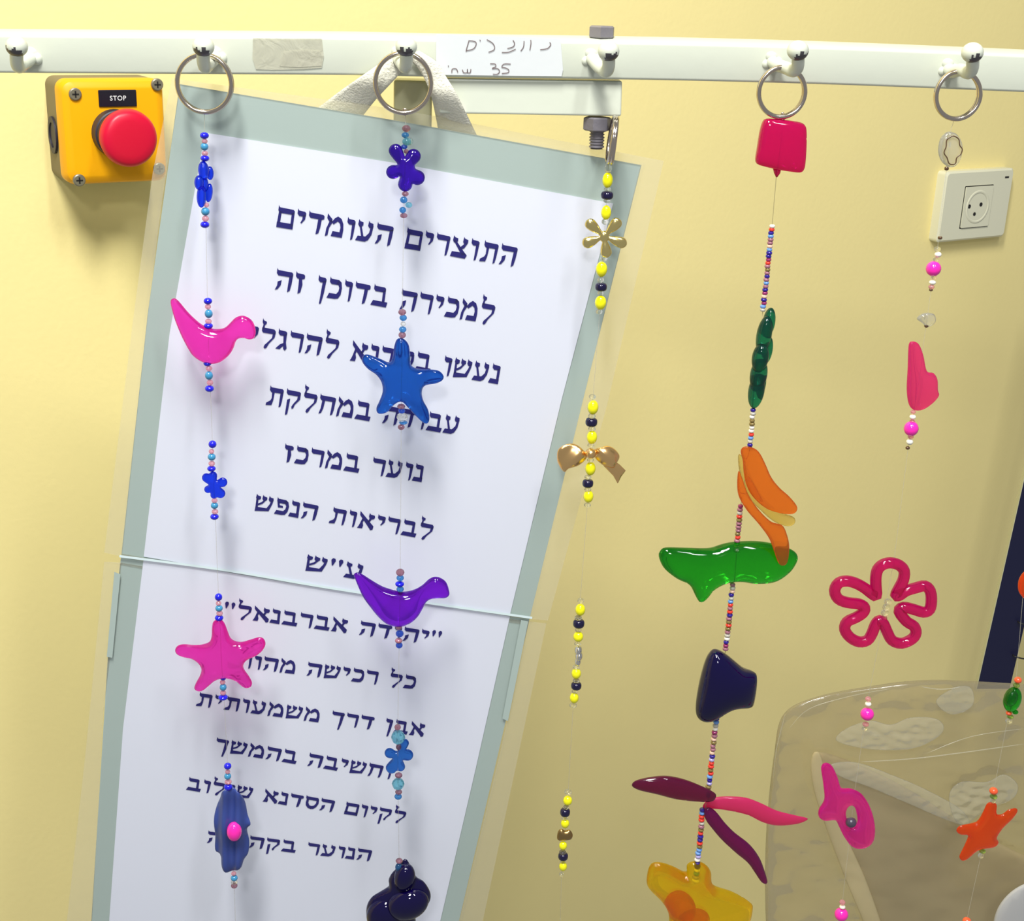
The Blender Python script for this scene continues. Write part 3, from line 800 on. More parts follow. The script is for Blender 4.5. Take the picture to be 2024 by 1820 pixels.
# ================================================================= BAG
from mathutils import noise
YB = .18
bag = thing('plastic_bag', P(1760, 1700, YB), 'crumpled clear plastic bag holding beige board at lower right', 'plastic bag')
ol = [(1518, 1900), (1512, 1750), (1516, 1620), (1530, 1490), (1548, 1412), (1610, 1378), (1720, 1356), (1840, 1344), (2024, 1352), (2200, 1368), (2260, 1420), (2260, 2000), (1530, 2000)]
vv, ff = inflate(ol, step=11, p=.35)
V = []
for x, y, h in vv:
    q = P(x, y, YB); s = pxs(q)
    d = 0
    if abs(h) > 0:
        a = noise.noise(Vector((x*.012, y*.02, 3*(h > 0))))*4
        b = abs(noise.noise(Vector(((x+y*.5)*.014, (y-x*.35)*.04, 7))))*5
        d = (a-b)
    q.y -= (h*26)*s+d*s*min(1, abs(h)*2); V.append(q)
mk('bag_skin', V, ff, 'bag_film', bag)
# raised welded fold lines
CR = [([(1528, 1540), (1536, 1480), (1546, 1430), (1552, 1410)], .0004), ([(1700, 1505), (1800, 1500), (1900, 1488), (2024, 1470)], .0005), ([(1560, 1440), (1600, 1400), (1680, 1376), (1760, 1360)], .0003),
      ([(1820, 1356), (1860, 1362), (1900, 1358)], .0005), ([(1830, 1490), (1920, 1455), (2024, 1440)], .0003)]
for k_, (ol_, am_) in enumerate([([(1652, 1462), (1672, 1440), (1720, 1424), (1760, 1432), (1800, 1418), (1850, 1420), (1866, 1440), (1846, 1462), (1800, 1480), (1740, 1482), (1690, 1476)], 5),
                    ([(1640, 1512), (1690, 1506), (1760, 1530), (1830, 1560), (1900, 1600), (1916, 1632), (1870, 1620), (1800, 1590), (1720, 1556), (1660, 1534)], 3.2),
                    ([(1876, 1570), (1900, 1545), (1950, 1545), (1985, 1530), (2012, 1552), (2000, 1580), (1950, 1600), (1910, 1630), (1886, 1618)], 4.5),
                    ([(1850, 1385), (1890, 1358), (1920, 1360), (1922, 1395), (1880, 1412)], 3)]):
    vv, ff = inflate(ol_, step=4.5, p=.5); V = []
    for x, y, h in vv:
        q = P(x, y, YB-.0098); sz = pxs(q)
        q.y -= sz*abs(h)*am_*(.85*noise.noise(Vector((x*.05, y*.11, k_)))+.22*noise.noise(Vector((x*.16, y*.22, k_+9)))+.3)*(1 if h > 0 else .9); V.append(q)
    mk('crumple', V, ff, 'bag_crease', bag, True)
for k_, (pts, rr_) in enumerate(CR):
    pp = [P(x+random.uniform(-1, 1), y+random.uniform(-1, 1), YB-.0100) for x, y in pts]; q_ = spline([tuple(q) for q in pp], 5, False); nq = len(q_)
    v, f = tube([Vector(q) for q in q_], [rr_*(.25+.75*math.sin(math.pi*min(1, max(0, i/(nq-1))))**.6) for i in range(nq)], 6)
    mk('fold_crease', v, f, 'bag_crease', bag)
brd = pendant('board', [(1604, 1502), (1622, 1486), (1700, 1512), (1800, 1562), (1900, 1625), (2024, 1690), (2200, 1760), (2230, 1990), (1790, 1990), (1740, 1850), (1690, 1740), (1640, 1640), (1614, 1570)], YB+.004, 16, 'board_beige', None, step=14, p=.25)
tag(brd, 'beige rounded board inside the plastic bag', 'board')
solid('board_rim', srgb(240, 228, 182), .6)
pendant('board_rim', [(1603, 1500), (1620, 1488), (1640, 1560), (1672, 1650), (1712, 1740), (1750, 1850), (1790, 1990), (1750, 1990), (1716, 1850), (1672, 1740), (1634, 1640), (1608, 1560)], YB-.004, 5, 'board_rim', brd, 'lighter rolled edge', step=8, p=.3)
dsk = pendant('plate', [(1968, 1900), (1964, 1820), (1990, 1770), (2040, 1742), (2100, 1750), (2140, 1820), (2120, 1900), (2040, 1930)], .12, 10, 'board_grey', None, step=10, p=.3)
tag(dsk, 'pale grey round plate in the bottom right corner', 'plate')

# ================================================================= MOBILES
GRP = 'bead and charm strings hanging from key rings on the rail'
def mobile(px, py, label):
    return thing('bead_mobile', P(px, py, SY), label, 'hanging ornament', GRP)
def beads(lst, parent, Y=SY):
    for t in lst:
        x, y, w_, h_, m = t[:5]; kd = t[5] if len(t) > 5 else 'round'
        bead(x, y, w_, h_, m, parent, Y, kd)
RB, TB, PG, MG, SG, BG, CG, CL = 'royal_bead', 'teal_bead', 'pink_glass', 'mauve_glass', 'sky_glass', 'blue_glass', 'cyan_glass', 'clear_glass'

# ---- 1: blue and pink
m1 = mobile(404, 165, 'leftmost bead string, royal blue and pink beads with pink bird and pink star')
ring(404, 165, 53, SY, m1)
thread([(404, 218), (404, 268), (410, 600), (420, 880), (432, 1180), (450, 1514), (463, 1752), (466, 1840)], m1, SY)
beads([(404, 268, 18, 13, RB), (404.5, 279, 12, 9, PG), (404, 290, 16, 15, TB), (405, 303, 13, 9, PG), (405, 313, 18, 12, RB),
       (408, 405, 11, 9, PG), (406, 418, 17, 16, TB), (406, 432, 14, 11, PG), (405, 444, 18, 13, RB),
       (411, 595, 17, 13, RB), (411, 606, 12, 10, PG), (412.5, 620, 16, 17, TB), (412, 635, 13, 10, PG), (412, 644, 18, 12, RB),
       (410, 718, 16, 11, RB), (413, 728, 13, 10, PG), (413, 742, 16, 17, TB), (415, 756, 13, 11, PG), (414, 768, 18, 13, RB),
       (420, 878, 16, 15, RB), (418, 892, 11, 9, PG), (418.5, 903, 16, 14, TB), (418.5, 916, 13, 10, PG), (418, 926, 17, 11, RB),
       (424, 989, 12, 9, PG), (424, 999, 15, 13, TB), (425, 1011, 13, 10, PG), (424, 1021, 17, 12, RB),
       (432, 1180, 15, 15, RB), (432, 1192, 11, 9, PG), (433, 1202, 15, 13, TB), (434, 1212, 13, 10, PG), (433, 1221, 17, 12, RB),
       (441, 1340, 12, 8, RB), (440, 1348, 11, 9, PG), (441, 1358, 14, 14, TB), (441, 1369, 12, 9, PG), (441, 1378, 19, 10, RB),
       (450, 1514, 15, 13, RB), (450, 1525, 10, 8, PG), (450, 1534, 14, 13, TB), (451, 1545, 14, 9, PG), (451, 1555, 17, 14, RB),
       (462, 1726, 10, 8, PG), (463, 1735, 14, 12, TB), (463, 1743, 13, 8, CL), (463, 1750, 13, 10, 'mauve_glass')], m1)
v, f = ellipsoids([(403, 337, 22, 36, -3, -2, 22), (414, 343, 15, 26, 0, 6, 16), (395, 360, 19, 28, 0, -8, 20), (399, 387, 19, 44, 4, -4, 20), (412, 382, 15, 36, 8, 6, 18), (404, 365, 16, 30, 0, 2, 18)], SY)
mk('flower_charm', v, f, 'royal_acrylic', m1, True, 'clear blue flower seen edge-on')
pendant('bird_charm', [(341, 590), (337, 598), (345, 630), (357, 660), (367, 680), (378, 699), (392, 711), (405, 717), (418, 719), (432, 717), (445, 709), (455, 699), (462, 687), (466, 675), (472, 669), (482, 668), (492, 671), (501, 669), (505, 661), (505, 650), (500, 636), (490, 627), (478, 623.5), (465, 628), (455, 638), (445, 647), (433, 650), (418, 649), (400, 642), (385, 630), (370, 615), (355, 597), (347, 590)], SY, 19, 'pink_acrylic', m1, 'clear hot pink bird')
pendant('flower_charm', petal_outline(423, 959, [(408, 944, 9), (421, 940, 8.5), (440, 953, 9.5), (436, 975, 9.5), (423, 978, 7.5), (411, 967, 7.5)], 11), SY, 8, 'royal_acrylic', m1, 'small clear blue flower', step=2.6)
pendant('star_charm', [(422, 1228), (419, 1240), (418, 1258), (413, 1269), (400, 1274), (385, 1275), (362, 1273), (350, 1277), (346, 1286), (351, 1294), (365, 1299), (380, 1302), (393, 1311), (398, 1322), (395, 1335), (387, 1350), (384, 1361), (391, 1366), (400, 1365), (412, 1356), (425, 1345), (438, 1340), (450, 1340), (465, 1345), (478, 1356), (487, 1360), (496, 1357), (498, 1348), (492, 1336), (482, 1322), (482, 1312), (490, 1303), (508, 1295), (520, 1284), (525, 1272), (521, 1262), (512, 1259), (495, 1264), (478, 1269), (465, 1268), (456, 1262), (450, 1247), (443, 1230), (434, 1223)], SY, 20, 'pink_acrylic', m1, 'clear hot pink starfish')
pendant('flower_charm', [(441, 1560), (434, 1580), (426, 1600), (423, 1620), (425, 1650), (424, 1675), (427, 1686), (436, 1690), (439, 1710), (447, 1721), (458, 1723), (468, 1717), (478, 1710), (482, 1699), (490, 1688), (492, 1665), (488, 1640), (496, 1626), (489, 1612), (484, 1590), (478, 1570), (470, 1560), (455, 1555)], SY, 12, 'slate_acrylic', m1, 'slate blue flower turned sideways',
        bend=lambda x, y: 5*math.sin((x-423)*.22)+3*math.sin(y*.08))
bead(463, 1643, 30, 40, 'hot_pink_bead', m1, SY-.005, label='round hot pink bead on the slate blue flower')

# ---- 2: purple
m2 = mobile(797, 164, 'second bead string, dark blue starfish and purple bird over the notice')
ring(797, 164, 55, SY, m2)
v, f = tube([P(800+5*math.cos(a), 221+6*math.sin(a), SY) for a in [i*math.pi/8 for i in range(16)]], .0004, 8, True); mk('wire_eyelet', v, f, 'chrome', m2)
thread([(801, 224), (803, 254), (798, 430), (795, 617), (793, 845), (791, 1131), (789, 1275), (786, 1437), (787, 1577), (789, 1700)], m2, SY)
beads([(803, 254, 17, 13, MG), (801, 267, 15, 11, SG), (804, 280, 18, 15, CG), (810, 279, 14, 14, CL, 'crystal'), (799, 290, 13, 9, BG), (803, 299, 10, 9, MG),
       (801, 383, 14, 10, MG), (798, 395, 15, 13, SG), (808, 405, 14, 11, CG), (796, 415, 14, 12, SG), (798, 426, 15, 10, MG),
       (795, 617, 16, 12, MG), (797, 628, 15, 12, SG), (797, 640, 11, 9, CL), (796, 651, 15, 12, SG), (795, 662, 15, 13, MG),
       (793, 803, 16, 10, MG), (794, 812, 14, 10, BG), (795, 824, 23, 16, CL, 'crystal'), (797, 835, 17, 7, SG), (793, 844, 14, 11, MG),
       (791, 1131, 17, 14, MG), (791, 1142, 15, 12, SG), (790, 1154, 18, 11, RB), (791, 1164, 15, 11, SG), (791, 1173, 10, 9, MG),
       (788, 1239, 14, 10, MG), (790, 1252, 16, 14, BG), (788, 1266, 15, 10, 'seed_mauve'), (789, 1275, 14, 12, BG),
       (786, 1437, 13, 12, MG), (787, 1457, 28, 26, CG, 'crystal'), (788, 1476, 11, 13, MG),
       (788, 1532, 15, 10, MG), (787, 1549, 25, 22, CG, 'crystal'), (788, 1565, 14, 9, MG), (787, 1574, 15, 11, SG),
       (789, 1701, 14, 9, MG), (788, 1714, 14, 18, SG), (788, 1731, 13, 16, 'cyan_glass')], m2)
pendant('flower_charm', petal_outline(802, 334, [(782, 298, 14), (817, 309, 15), (777, 340, 14), (825, 351, 15), (801, 364, 14.5)], 19), SY, 15, 'violet_acrylic', m2, 'deep violet five-petalled flower', step=3)
pendant('star_charm', [(784, 671), (779, 685), (776, 706), (769, 716), (754, 710), (736, 703), (724, 700), (717, 704), (716, 715), (727, 729), (744, 741), (754, 756), (756, 774), (750, 792), (744, 806), (746, 816), (754, 818), (766, 814), (778, 801), (793, 793), (806, 805), (821, 821), (836, 835), (845, 837), (849, 827), (846, 809), (837, 792), (834, 775), (840, 762), (861, 758), (874, 752), (877, 743), (868, 733), (851, 730), (828, 729), (813, 722), (811, 703), (808, 682), (800, 671), (792, 668)], SY, 21, 'blue_acrylic', m2, 'glossy dark blue starfish')
pendant('bird_charm', [(700.8, 1133), (700, 1139), (715.6, 1176), (731, 1198), (746.4, 1217), (763, 1231.6), (780.8, 1237.6), (794, 1237.6), (810.4, 1231.6), (825.9, 1218.6), (835.3, 1203), (842.5, 1190), (850.8, 1183.6), (865, 1181.8), (880.4, 1181.8), (888, 1176), (887.5, 1166), (882.8, 1152), (874.5, 1144), (861.4, 1139.7), (848.4, 1144), (835.3, 1155.7), (820, 1165), (798.6, 1170), (774.9, 1166), (753.5, 1158), (733.4, 1146), (715.6, 1134.4), (706, 1131)], SY, 20, 'purple_acrylic', m2, 'clear purple bird')
pendant('flower_charm', petal_outline(788, 1494, [(799, 1469, 9.5), (806, 1492, 11), (770, 1488, 10), (774, 1517, 11.5), (792, 1515, 9)], 10.5), SY+.002, 8, 'steel_blue_acrylic', m2, 'small steel blue flower', step=2.6)
pendant('twisted_charm', [(800, 1697), (809, 1706), (818, 1722), (824, 1735), (838, 1743), (850, 1762), (850, 1780), (838, 1797), (822, 1808), (820, 1830), (790, 1850), (750, 1845), (727, 1822), (724, 1795), (733, 1775), (752, 1763), (768, 1752), (768, 1738), (775, 1725), (785, 1715)], SY+.003, 22, 'midnight_acrylic', m2, 'glossy midnight blue twisted charm', step=5)
v, f = ellipsoids([(763, 1803, 76, 78, 20, -8, 50), (806, 1776, 86, 64, -25, -16, 50), (800, 1728, 42, 60, 8, -10, 40)], SY+.003, 28, 18)
mk('charm_lobes', v, f, 'midnight_acrylic', m2)

# ---- 3: yellow and black, hanging from a ring at the end of the arm
Y3 = -.004
m3 = mobile(1210, 278, 'third bead string, yellow and black beads with gold bow, beside the notice')
c = P(1211, 278, Y3); ring(1211, 278, 43, Y3, m3, face=math.radians(84), tilt=math.radians(8))
thread([(1203, 322), (1201, 356), (1187, 600), (1172, 786), (1161, 998), (1147, 1186), (1133, 1395), (1123, 1565), (1110, 1728), (1107, 1840)], m3, Y3)
YB_, BB = 'yellow_bead', 'black_bead'
beads([(1202, 333, 15, 18, CL), (1201, 356, 21, 30, YB_), (1201, 374, 15, 9, CL), (1200, 386, 25, 16, BB, 'seed'), (1200, 397, 15, 9, CL), (1198, 420, 20, 28, YB_), (1196, 438, 14, 12, CL),
       (1194, 511, 14, 9, CL), (1189, 532, 23, 30, YB_), (1187, 553, 14, 11, CL), (1188, 567, 24, 16, BB, 'seed'), (1187, 579, 13, 9, CL), (1187, 598, 23, 28, YB_), (1184, 616, 14, 10, CL),
       (1171, 784, 14, 10, CL), (1172, 805, 22, 28, YB_), (1170, 822, 15, 10, CL), (1169, 834, 24, 17, BB, 'seed'), (1170, 847, 15, 10, CL), (1170, 864, 21, 27, YB_), (1168, 880, 14, 9, CL),
       (1167, 909, 14, 9, CL), (1167, 926, 21, 27, YB_), (1162, 943, 14, 8, CL), (1162, 955, 22, 16, BB, 'seed'), (1162, 967, 14, 9, CL), (1163, 981, 20, 25, YB_), (1161, 998, 14, 9, CL),
       (1148, 1187, 13, 10, CL), (1147, 1205, 20, 24, YB_), (1143, 1221, 15, 9, CL), (1144, 1232, 23, 17, BB, 'seed'), (1143, 1245, 13, 8, CL), (1143, 1258, 20, 21, YB_), (1142, 1272, 14, 9, CL),
       (1139, 1318, 14, 9, CL), (1139, 1331, 19, 22, YB_), (1139, 1345, 14, 8, CL), (1139, 1355, 21, 15, BB, 'seed'), (1136, 1366, 13, 8, CL), (1135, 1379, 18, 22, YB_), (1133, 1394, 15, 10, CL),
       (1123, 1565, 15, 10, CL), (1122, 1582, 18, 20, YB_), (1119, 1595, 12, 8, CL), (1117, 1605, 20, 16, BB, 'seed'), (1116, 1616, 13, 7, CL), (1117, 1627, 17, 19, YB_),
       (1113, 1671, 16, 18, YB_), (1112, 1684, 14, 8, CL), (1113, 1692, 20, 15, BB, 'seed'), (1113, 1702, 12, 7, CL), (1113, 1712, 16, 19, YB_), (1110, 1728, 10, 9, CL)], m3, Y3)
gf = None
for i, (x, y, r) in enumerate([(1166, 442, 10), (1219, 440, 10), (1160, 480, 10), (1229, 480, 11), (1198, 500, 10)]):
    cx_, cy_ = 1194, 467; d = math.hypot(x-cx_, y-cy_); ux_, uy_ = (x-cx_)/d, (y-cy_)/d; nx_, ny_ = -uy_, ux_
    ol = []
    for t, w_ in ((0, 4), (.3, 5), (.6, 9), (.85, 11), (1.05, 11), (1.2, 7)): ol.append((cx_+ux_*d*t+nx_*w_, cy_+uy_*d*t+ny_*w_))
    ol.append((cx_+ux_*(d+r*.95), cy_+uy_*(d+r*.95)))
    for t, w_ in ((1.2, 7), (1.05, 11), (.85, 11), (.6, 9), (.3, 5), (0, 4)): ol.append((cx_+ux_*d*t-nx_*w_, cy_+uy_*d*t-ny_*w_))
    par = m3 if gf is None else gf
    o = pendant('flower_charm' if gf is None else 'petal', ol, Y3-.001, 7, 'gold', par, 'gold metal five-petalled flower' if gf is None else None, step=2.6, back=.3, bend=lambda a, b: -.006*((a-1194)**2+(b-467)**2)**.75/2)
    if gf is None: gf = o
v, f = ellipsoids([(1194, 467, 22, 22, 0, -3, 14)], Y3); mk('flower_centre', v, f, 'gold', gf)
bw = pendant('bow_charm', [(1157, 893), (1143, 881), (1124, 877), (1104, 886), (1101, 908), (1106, 922), (1116, 932), (1124, 925), (1143, 921), (1157, 910), (1161, 901)], Y3, 10, 'rose_gold', m3, 'rose gold metal bow', step=3.2, bend=lambda x, y: 3*math.sin((x+y)*.11))
pendant('bow_loop', [(1174, 889), (1188, 883), (1203, 882), (1217, 890), (1225, 903), (1218, 915), (1212, 925), (1196, 922), (1184, 914), (1175, 903)], Y3, 11, 'rose_gold', bw, step=3.2, bend=lambda x, y: 3*math.sin((x-y)*.12))
pendant('bow_tail', [(1180, 905), (1200, 905), (1214, 910), (1225, 918), (1237, 930), (1228, 942), (1221, 956), (1212, 940), (1196, 924)], Y3+.0005, 4, 'rose_gold', bw, step=3.2, sharp=True)
v, f = ellipsoids([(1167, 894, 22, 20, 0, -6, 24)], Y3-.001); mk('bow_knot', v, f, 'rose_gold', bw)
v, f = ellipsoids([(1143, 1284, 15, 20, 0, 0, 26), (1144, 1295, 15, 20, 0, 0, 28), (1142, 1307, 12, 18, 0, 0, 16)], Y3); mk('heart_charm', v, f, 'silver', m3, True, 'bright silver heart seen edge-on')
pendant('heart_charm', [(1101, 1657), (1103, 1643), (1110, 1638), (1117, 1642), (1126, 1640), (1132, 1649), (1129, 1658), (1117, 1660), (1107, 1661)], Y3, 7, 'old_brass', m3, 'dull brass heart', step=2.6)

# ---- 4: large multicoloured
m4 = mobile(1545, 182, 'fourth bead string, multicoloured seed beads with pink cube, green bird and navy cup')
ring(1545, 182, 46, SY, m4)
v, f = tube([P(1547+3.5*math.cos(a), 231+8*math.sin(a), SY) for a in [i*math.pi/8 for i in range(16)]], .0004, 8, True); mk('wire_eyelet', v, f, 'chrome', m4)
thread([(1547, 238), (1535, 342), (1526, 447), (1508, 615)], m4, SY, 'thread_dark')
cube = pendant('cube_charm', [(1508, 240), (1516, 234), (1535, 235), (1555, 237), (1580, 241), (1590, 246), (1593, 256), (1593, 285), (1591, 320), (1588, 335), (1580, 341), (1560, 339), (1535, 335), (1510, 329), (1496, 324), (1493, 315), (1497, 290), (1502, 260)], SY, 22, 'cube_pink', m4, 'clear magenta rounded cube', p=.22, step=5)
v, f = tube([P(1536, 333, SY), P(1536, 342, SY), P(1535, 350, SY)], [.0021, .0016, .0004], 12); mk('stem_tip', v, f, 'cube_pink', cube)
path4 = [(1526, 447), (1520, 500), (1514, 560), (1508, 612)]
def seeds(pts, parent, pattern, wpx=11.5, sp=6.6, Y=SY):
    L = spline(pts, 8, False); acc = 0; tgt = 0; i = 0; k = 0
    D = [np.linalg.norm(L[j+1]-L[j]) for j in range(len(L)-1)]
    tot = sum(D); n = int(tot/sp)
    cum = np.concatenate([[0], np.cumsum(D)])
    xs = np.array([q[0] for q in L]); ys = np.array([q[1] for q in L])
    for k in range(n+1):
        t = k*tot/n; x = np.interp(t, cum, xs); y = np.interp(t, cum, ys)
        m = pattern[k % len(pattern)]
        bead(x+random.uniform(-.7, .7), y, wpx*random.uniform(.92, 1.08), sp*1.05, m, parent, Y, 'seed', random.uniform(-.12, .12), 'seed_bead')
S = lambda s: [dict(r='seed_red', n='seed_navy', m='seed_mauve', s='seed_sky', w='seed_white', i='seed_silver', p='seed_plum', o='seed_olive', l='seed_lilac', h='seed_peach')[c] for c in s]
seeds(path4, m4, S('wrnsmmhsnnprmomnmsmnphnpsi'))
seeds([(1488, 810), (1486, 840), (1482, 886)], m4, S('niwoowwrsinnp'))
seeds([(1464, 1000), (1460, 1040), (1456, 1082)], m4, S('pmirommmormiimi'))
seeds([(1448, 1155), (1442, 1215), (1434, 1282)], m4, S('mihnisrmrnmoromiwnp'))
seeds([(1416, 1420), (1410, 1470), (1404, 1530), (1398, 1568)], m4, S('nsiwpmhommhnlrrorsnlomsmhnsn'))
seeds([(1388, 1600), (1385, 1650), (1380, 1690), (1375, 1738)], m4, S('nsrrimornnrosslwnnwslw'))
bead(1456, 1087, 15, 11, CL, m4, SY-.003)
thread([(1508, 612), (1488, 808), (1482, 886), (1464, 1000), (1456, 1085), (1448, 1155), (1434, 1284), (1416, 1420), (1398, 1570), (1375, 1740)], m4, SY, 'thread_dark')
v, f = ellipsoids([(1521, 639, 25, 58, 4, 7, 30), (1510, 662, 30, 76, 5, -1, 34), (1501, 705, 33, 58, 4, -8, 34), (1518, 694, 22, 56, 4, 9, 26), (1499, 740, 34, 66, 4, -2, 34), (1495, 772, 32, 70, 4, 0, 34), (1506, 764, 17, 50, 6, 6, 20)], SY, 22, 14)
mk('flower_charm', v, f, 'teal_acrylic', m4, True, 'clear teal green flower seen edge-on')
pc = pendant('petal_charm', [(1464, 893), (1467, 885), (1476, 882), (1493, 887), (1504, 899), (1515, 922), (1525, 944), (1541, 964), (1560, 981), (1575, 1000), (1574, 1011), (1564, 1016), (1541, 1014), (1513, 1004), (1489, 983), (1476, 961), (1470, 935), (1468, 910)], SY-.006, 6, 'orange_acrylic', m4, 'clear orange petal', p=.4)
pendant('petal', [(1460, 930), (1457, 953), (1460, 980), (1476, 1008), (1500, 1036), (1519, 1062), (1528, 1084), (1536, 1107), (1543, 1117), (1553, 1116), (1558, 1105), (1560, 1080), (1556, 1058), (1546, 1038), (1523, 1030), (1497, 1004), (1478, 975), (1467, 945)], SY-.008, 5, 'orange_acrylic', pc, p=.4)
pendant('petal', [(1459, 900), (1462, 935), (1478, 980), (1504, 1009), (1532, 1032), (1558, 1040), (1571, 1034), (1569, 1022), (1545, 1012), (1515, 990), (1490, 950), (1475, 915), (1466, 900)], SY+.002, 4, 'pale_amber', pc, 'pale straw-coloured petal', p=.4)
pendant('bird_charm', [(1302, 1099), (1306, 1087), (1316, 1082), (1355, 1083), (1401, 1084), (1425, 1077), (1448, 1072), (1495, 1070), (1541, 1077), (1568, 1088), (1577, 1100), (1574, 1112), (1560, 1131), (1532, 1149), (1495, 1153), (1467, 1149), (1439, 1151), (1414, 1163), (1400, 1180), (1392, 1188), (1383, 1190), (1375, 1178), (1362, 1155), (1336, 1142), (1312, 1122)], SY, 26, 'green_acrylic', m4, 'clear emerald green bird', step=5)
pendant('cup_charm', [(1404, 1290), (1412, 1284), (1424, 1287), (1440, 1297), (1458, 1312), (1472, 1323), (1486, 1327), (1495, 1332), (1496, 1345), (1492, 1375), (1488, 1393), (1478, 1397), (1460, 1396), (1443, 1400), (1428, 1410), (1412, 1421), (1395, 1425), (1380, 1419), (1375, 1405), (1377, 1380), (1385, 1340), (1395, 1306)], SY, 40, 'midnight_acrylic', m4, 'glossy navy blue cup-shaped charm', step=5, p=.45)
lp = pendant('petal_charm', [(1249, 1553), (1256, 1543), (1287, 1536), (1319, 1534), (1354, 1541), (1390, 1555), (1413, 1567), (1415, 1576), (1408, 1583), (1388, 1584), (1339, 1579), (1299, 1569), (1263, 1561)], SY-.004, 13, 'wine_acrylic', m4, 'dark wine red petal pointing left')
pendant('petal', [(1389, 1592), (1400, 1580), (1418, 1575), (1447, 1574), (1477, 1577), (1506, 1588), (1536, 1602), (1572, 1611), (1594, 1616), (1596, 1620), (1576, 1628), (1536, 1631), (1506, 1624), (1477, 1610), (1437, 1601), (1408, 1598), (1392, 1600)], SY+.002, 8, 'matte_pink', lp, 'matte pink petal pointing right')
pendant('petal', [(1392, 1598), (1394, 1618), (1408, 1638), (1427, 1660), (1453, 1684), (1477, 1704), (1491, 1723), (1504, 1742), (1513, 1747), (1517, 1742), (1510, 1717), (1500, 1693), (1481, 1668), (1453, 1646), (1433, 1626), (1418, 1607), (1406, 1597)], SY-.001, 10, 'plum_acrylic', lp, 'glossy plum petal pointing down')
ym = pendant('orchid_charm', [(1287, 1707), (1279, 1729), (1281, 1753), (1307, 1780), (1321, 1804), (1326, 1836), (1358, 1870), (1437, 1868), (1477, 1830), (1488, 1796), (1481, 1782), (1447, 1763), (1410, 1750), (1405, 1723), (1394, 1708), (1376, 1702), (1358, 1708), (1356, 1725), (1331, 1713), (1307, 1705)], SY, 28, 'amber_acrylic', m4, 'clear yellow amber flower', step=5)
v, f = ellipsoids([(1345, 1788, 56, 76, -25, 2, 22), (1372, 1812, 60, 50, 20, 4, 22)], SY); mk('orange_core', v, f, 'amber_core', ym)

# ---- 5: pink, right
m5 = mobile(1893, 188, 'fifth bead string, open magenta flower outline and round hot pink beads, before the socket')
ring(1893, 188, 44, SY, m5)
thread([(1886, 236), (1878, 262), (1871, 333), (1853, 492), (1840, 575), (1831, 640), (1806, 815), (1795, 885), (1768, 1100), (1752, 1190), (1716, 1381), (1690, 1560), (1665, 1783), (1658, 1850)], m5, SY)
beads([(1871, 333, 9, 7, 'brown_bead', 'seed'), (1858, 470, 9, 6, 'brown_bead', 'seed'), (1853, 492, 13, 10, CL), (1854, 503, 14, 11, 'white_bead'), (1850, 513, 11, 9, CL), (1845, 531, 30, 29, 'hot_pink_bead'), (1846, 548, 11, 8, CL), (1843, 558, 14, 10, 'white_bead'), (1841, 567, 12, 9, PG), (1840, 573, 8, 5, 'brown_bead'),
       (1831, 644, 9, 7, 'brown_bead'), (1805, 814, 10, 8, PG), (1804, 824, 13, 10, 'white_bead'), (1803, 833, 11, 8, CL), (1801, 847, 29, 29, 'hot_pink_bead'), (1800, 863, 12, 8, PG), (1798, 873, 14, 12, 'white_bead'), (1794, 885, 9, 7, 'brown_bead'),
       (1755, 1189, 16, 11, CL, 'crystal'), (1752, 1200, 16, 12, CL, 'crystal'), (1749, 1211, 16, 12, CL, 'crystal'), (1747, 1221, 14, 9, CL, 'crystal'),
       (1716, 1381, 12, 9, PG), (1716, 1391, 13, 10, 'white_bead'), (1714, 1411, 27, 25, 'hot_pink_bead'), (1711, 1431, 13, 9, PG), (1709, 1440, 12, 7, CL),
       (1665, 1783, 12, 9, PG), (1665, 1792, 12, 9, 'white_bead'), (1663, 1807, 27, 26, 'hot_pink_bead'), (1660, 1826, 12, 9, PG)], m5)
sh = pendant('shell_charm', [(1878, 260), (1892, 266), (1902, 285), (1900, 310), (1890, 327), (1875, 330), (1860, 318), (1854, 298), (1858, 275), (1868, 263)], SY, 10, 'white_shell', m5, 'pale oval disc with a brown wavy outline')
v, f = tube([P(q[0], q[1], SY-.0027) for q in spline([(1877, 272), (1885, 269), (1895, 275), (1897, 287), (1902, 295), (1899, 305), (1891, 312), (1889, 322), (1884, 325), (1876, 323), (1872, 312), (1866, 302), (1870, 290), (1871, 278)], 4)], .0003, 6, True); mk('wavy_outline', v, f, 'brown_bead', sh)
pendant('stone_chip', [(1812, 629), (1825, 619), (1845, 620), (1850, 632), (1845, 641), (1833, 646), (1822, 638)], SY, 8, 'white_shell', m5, 'small white stone chip', step=3)
v, f = inflate([(1803.5, 674.5), (1796, 682), (1794, 726), (1792, 769), (1796, 798), (1806, 810), (1823, 810), (1842, 798), (1856, 782), (1854, 771), (1853, 750), (1845, 737), (1832, 733), (1825, 702), (1816, 680)])
pendant('shell_flower', [(1803.5, 674.5), (1796, 682), (1794, 726), (1792, 769), (1796, 798), (1806, 810), (1823, 810), (1842, 798), (1856, 782), (1854, 771), (1853, 750), (1845, 737), (1832, 733), (1825, 702), (1816, 680)], SY, 13, 'coral_pink', m5, 'clear pink petal-shaped charm')
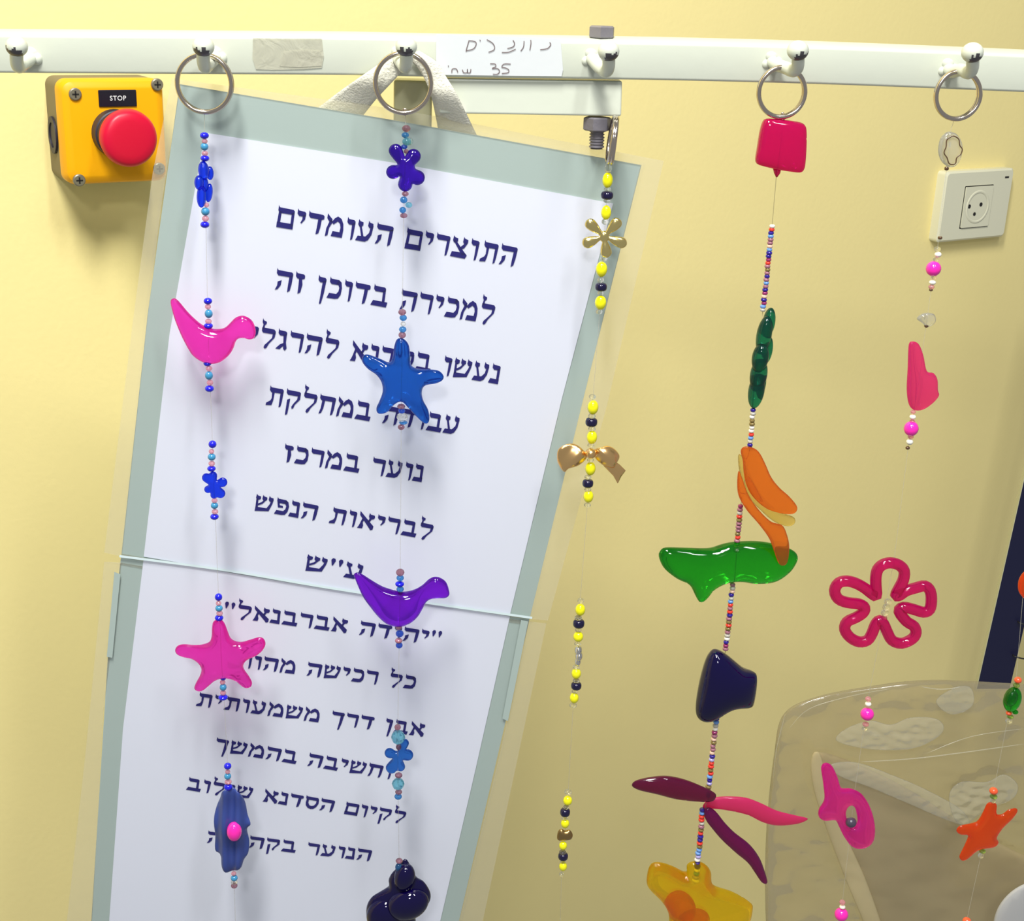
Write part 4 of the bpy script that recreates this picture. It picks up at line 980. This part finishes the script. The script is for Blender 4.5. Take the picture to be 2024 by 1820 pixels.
fl = [(890, 790), (885, 650), (885, 540), (910, 440), (980, 375), (1080, 352), (1190, 380), (1262, 460), (1250, 580), (1195, 690), (1150, 785), (1200, 785), (1290, 725), (1420, 685), (1540, 660), (1610, 730), (1625, 860), (1600, 975), (1520, 1010), (1380, 970), (1250, 945), (1195, 1000), (1290, 1130), (1390, 1195), (1420, 1280), (1370, 1365), (1230, 1425), (1100, 1385), (1035, 1270), (990, 1170), (935, 1120), (880, 1175), (830, 1300), (770, 1385), (660, 1405), (540, 1345), (470, 1240), (500, 1140), (620, 1080), (710, 1020), (735, 950), (660, 900), (500, 880), (380, 830), (335, 720), (390, 620), (500, 595), (620, 625), (730, 685), (820, 755)]
pts = [P(1600+q[0]/6.747, 1060+q[1]/6.747, SY) for q in spline(fl, 3)]
v, f = tube(pts, 11.3*pxs(pts[0]), 16, True); mk('open_flower_charm', v, f, 'magenta_acrylic', m5, True, 'magenta clear flower outline, open in the middle')
pendant('fish_charm', [(1623, 1516), (1632, 1507), (1645, 1514), (1656, 1537), (1663, 1557), (1681, 1558), (1701, 1567), (1716, 1587), (1726, 1613), (1730, 1643), (1724, 1666), (1704, 1677), (1684, 1673), (1668, 1653), (1658, 1633), (1650, 1620), (1631, 1622), (1619, 1615), (1618, 1600), (1629, 1580), (1627, 1549)], SY, 12, 'pink_acrylic', m5, 'clear hot pink fish with a hole in its body', holes=[[(1678, 1592), (1688, 1594), (1693, 1608), (1694, 1626), (1684, 1634), (1676, 1624), (1672, 1606)]])
bead(1682, 1625, 22, 20, 'dark_grey_bead', m5, SY-.003, label='dark grey bead in the hole of the fish')

# ---- 6: orange, at the right edge
m6 = mobile(2190, 190, 'rightmost bead string at the frame edge, green oval bead and orange starfish')
ring(2205, 196, 44, SY, m6)
thread([(2192, 240), (2024, 1150), (2008, 1350), (1990, 1430), (1964, 1563), (1939, 1690), (1911, 1818), (1905, 1850)], m6, SY)
pendant('disc_charm', [(2040, 1124), (2024, 1130), (2013, 1148), (2014, 1170), (2030, 1186), (2050, 1184), (2064, 1160), (2058, 1134)], SY, 10, 'orange_red_acrylic', m6, 'orange disc cut by the frame edge')
beads([(2012, 1344, 15, 13, 'orange_red_bead'), (2009, 1354, 14, 9, 'green_glass'), (1994, 1409, 12, 9, 'orange_red_bead'), (1997, 1416, 13, 8, 'green_glass'), (1994, 1425, 14, 10, CL),
       (1964, 1563, 17, 14, 'orange_red_bead'), (1964, 1574, 15, 9, 'green_glass'), (1963, 1583, 11, 8, CL), (1942, 1682, 13, 8, 'green_glass'), (1939, 1691, 12, 10, CL), (1911, 1820, 17, 14, 'orange_red_bead')], m6)
v, f = ellipsoids([(2001, 1382, 35, 52, 4, 0, 30), (1996, 1376, 24, 34, 8, -6, 24), (2006, 1406, 12, 9, 0, -2, 10)], SY, 22, 14); mk('oval_bead', v, f, 'green_acrylic', m6, True, 'clear green oval glass bead')
pendant('star_charm', [(1951, 1588), (1943, 1605), (1932, 1623), (1916, 1628), (1897, 1632), (1890, 1641), (1898, 1649), (1912, 1650), (1912, 1658), (1902, 1679), (1896, 1693), (1902, 1701), (1913, 1697), (1930, 1682), (1944, 1677), (1965, 1674), (1974, 1665), (1970, 1654), (1983, 1635), (2000, 1619), (2011, 1604), (2008, 1597), (1993, 1600), (1981, 1609), (1970, 1608), (1970, 1590), (1962, 1585)], SY, 11, 'orange_red_acrylic', m6, 'clear orange starfish', step=3.4)
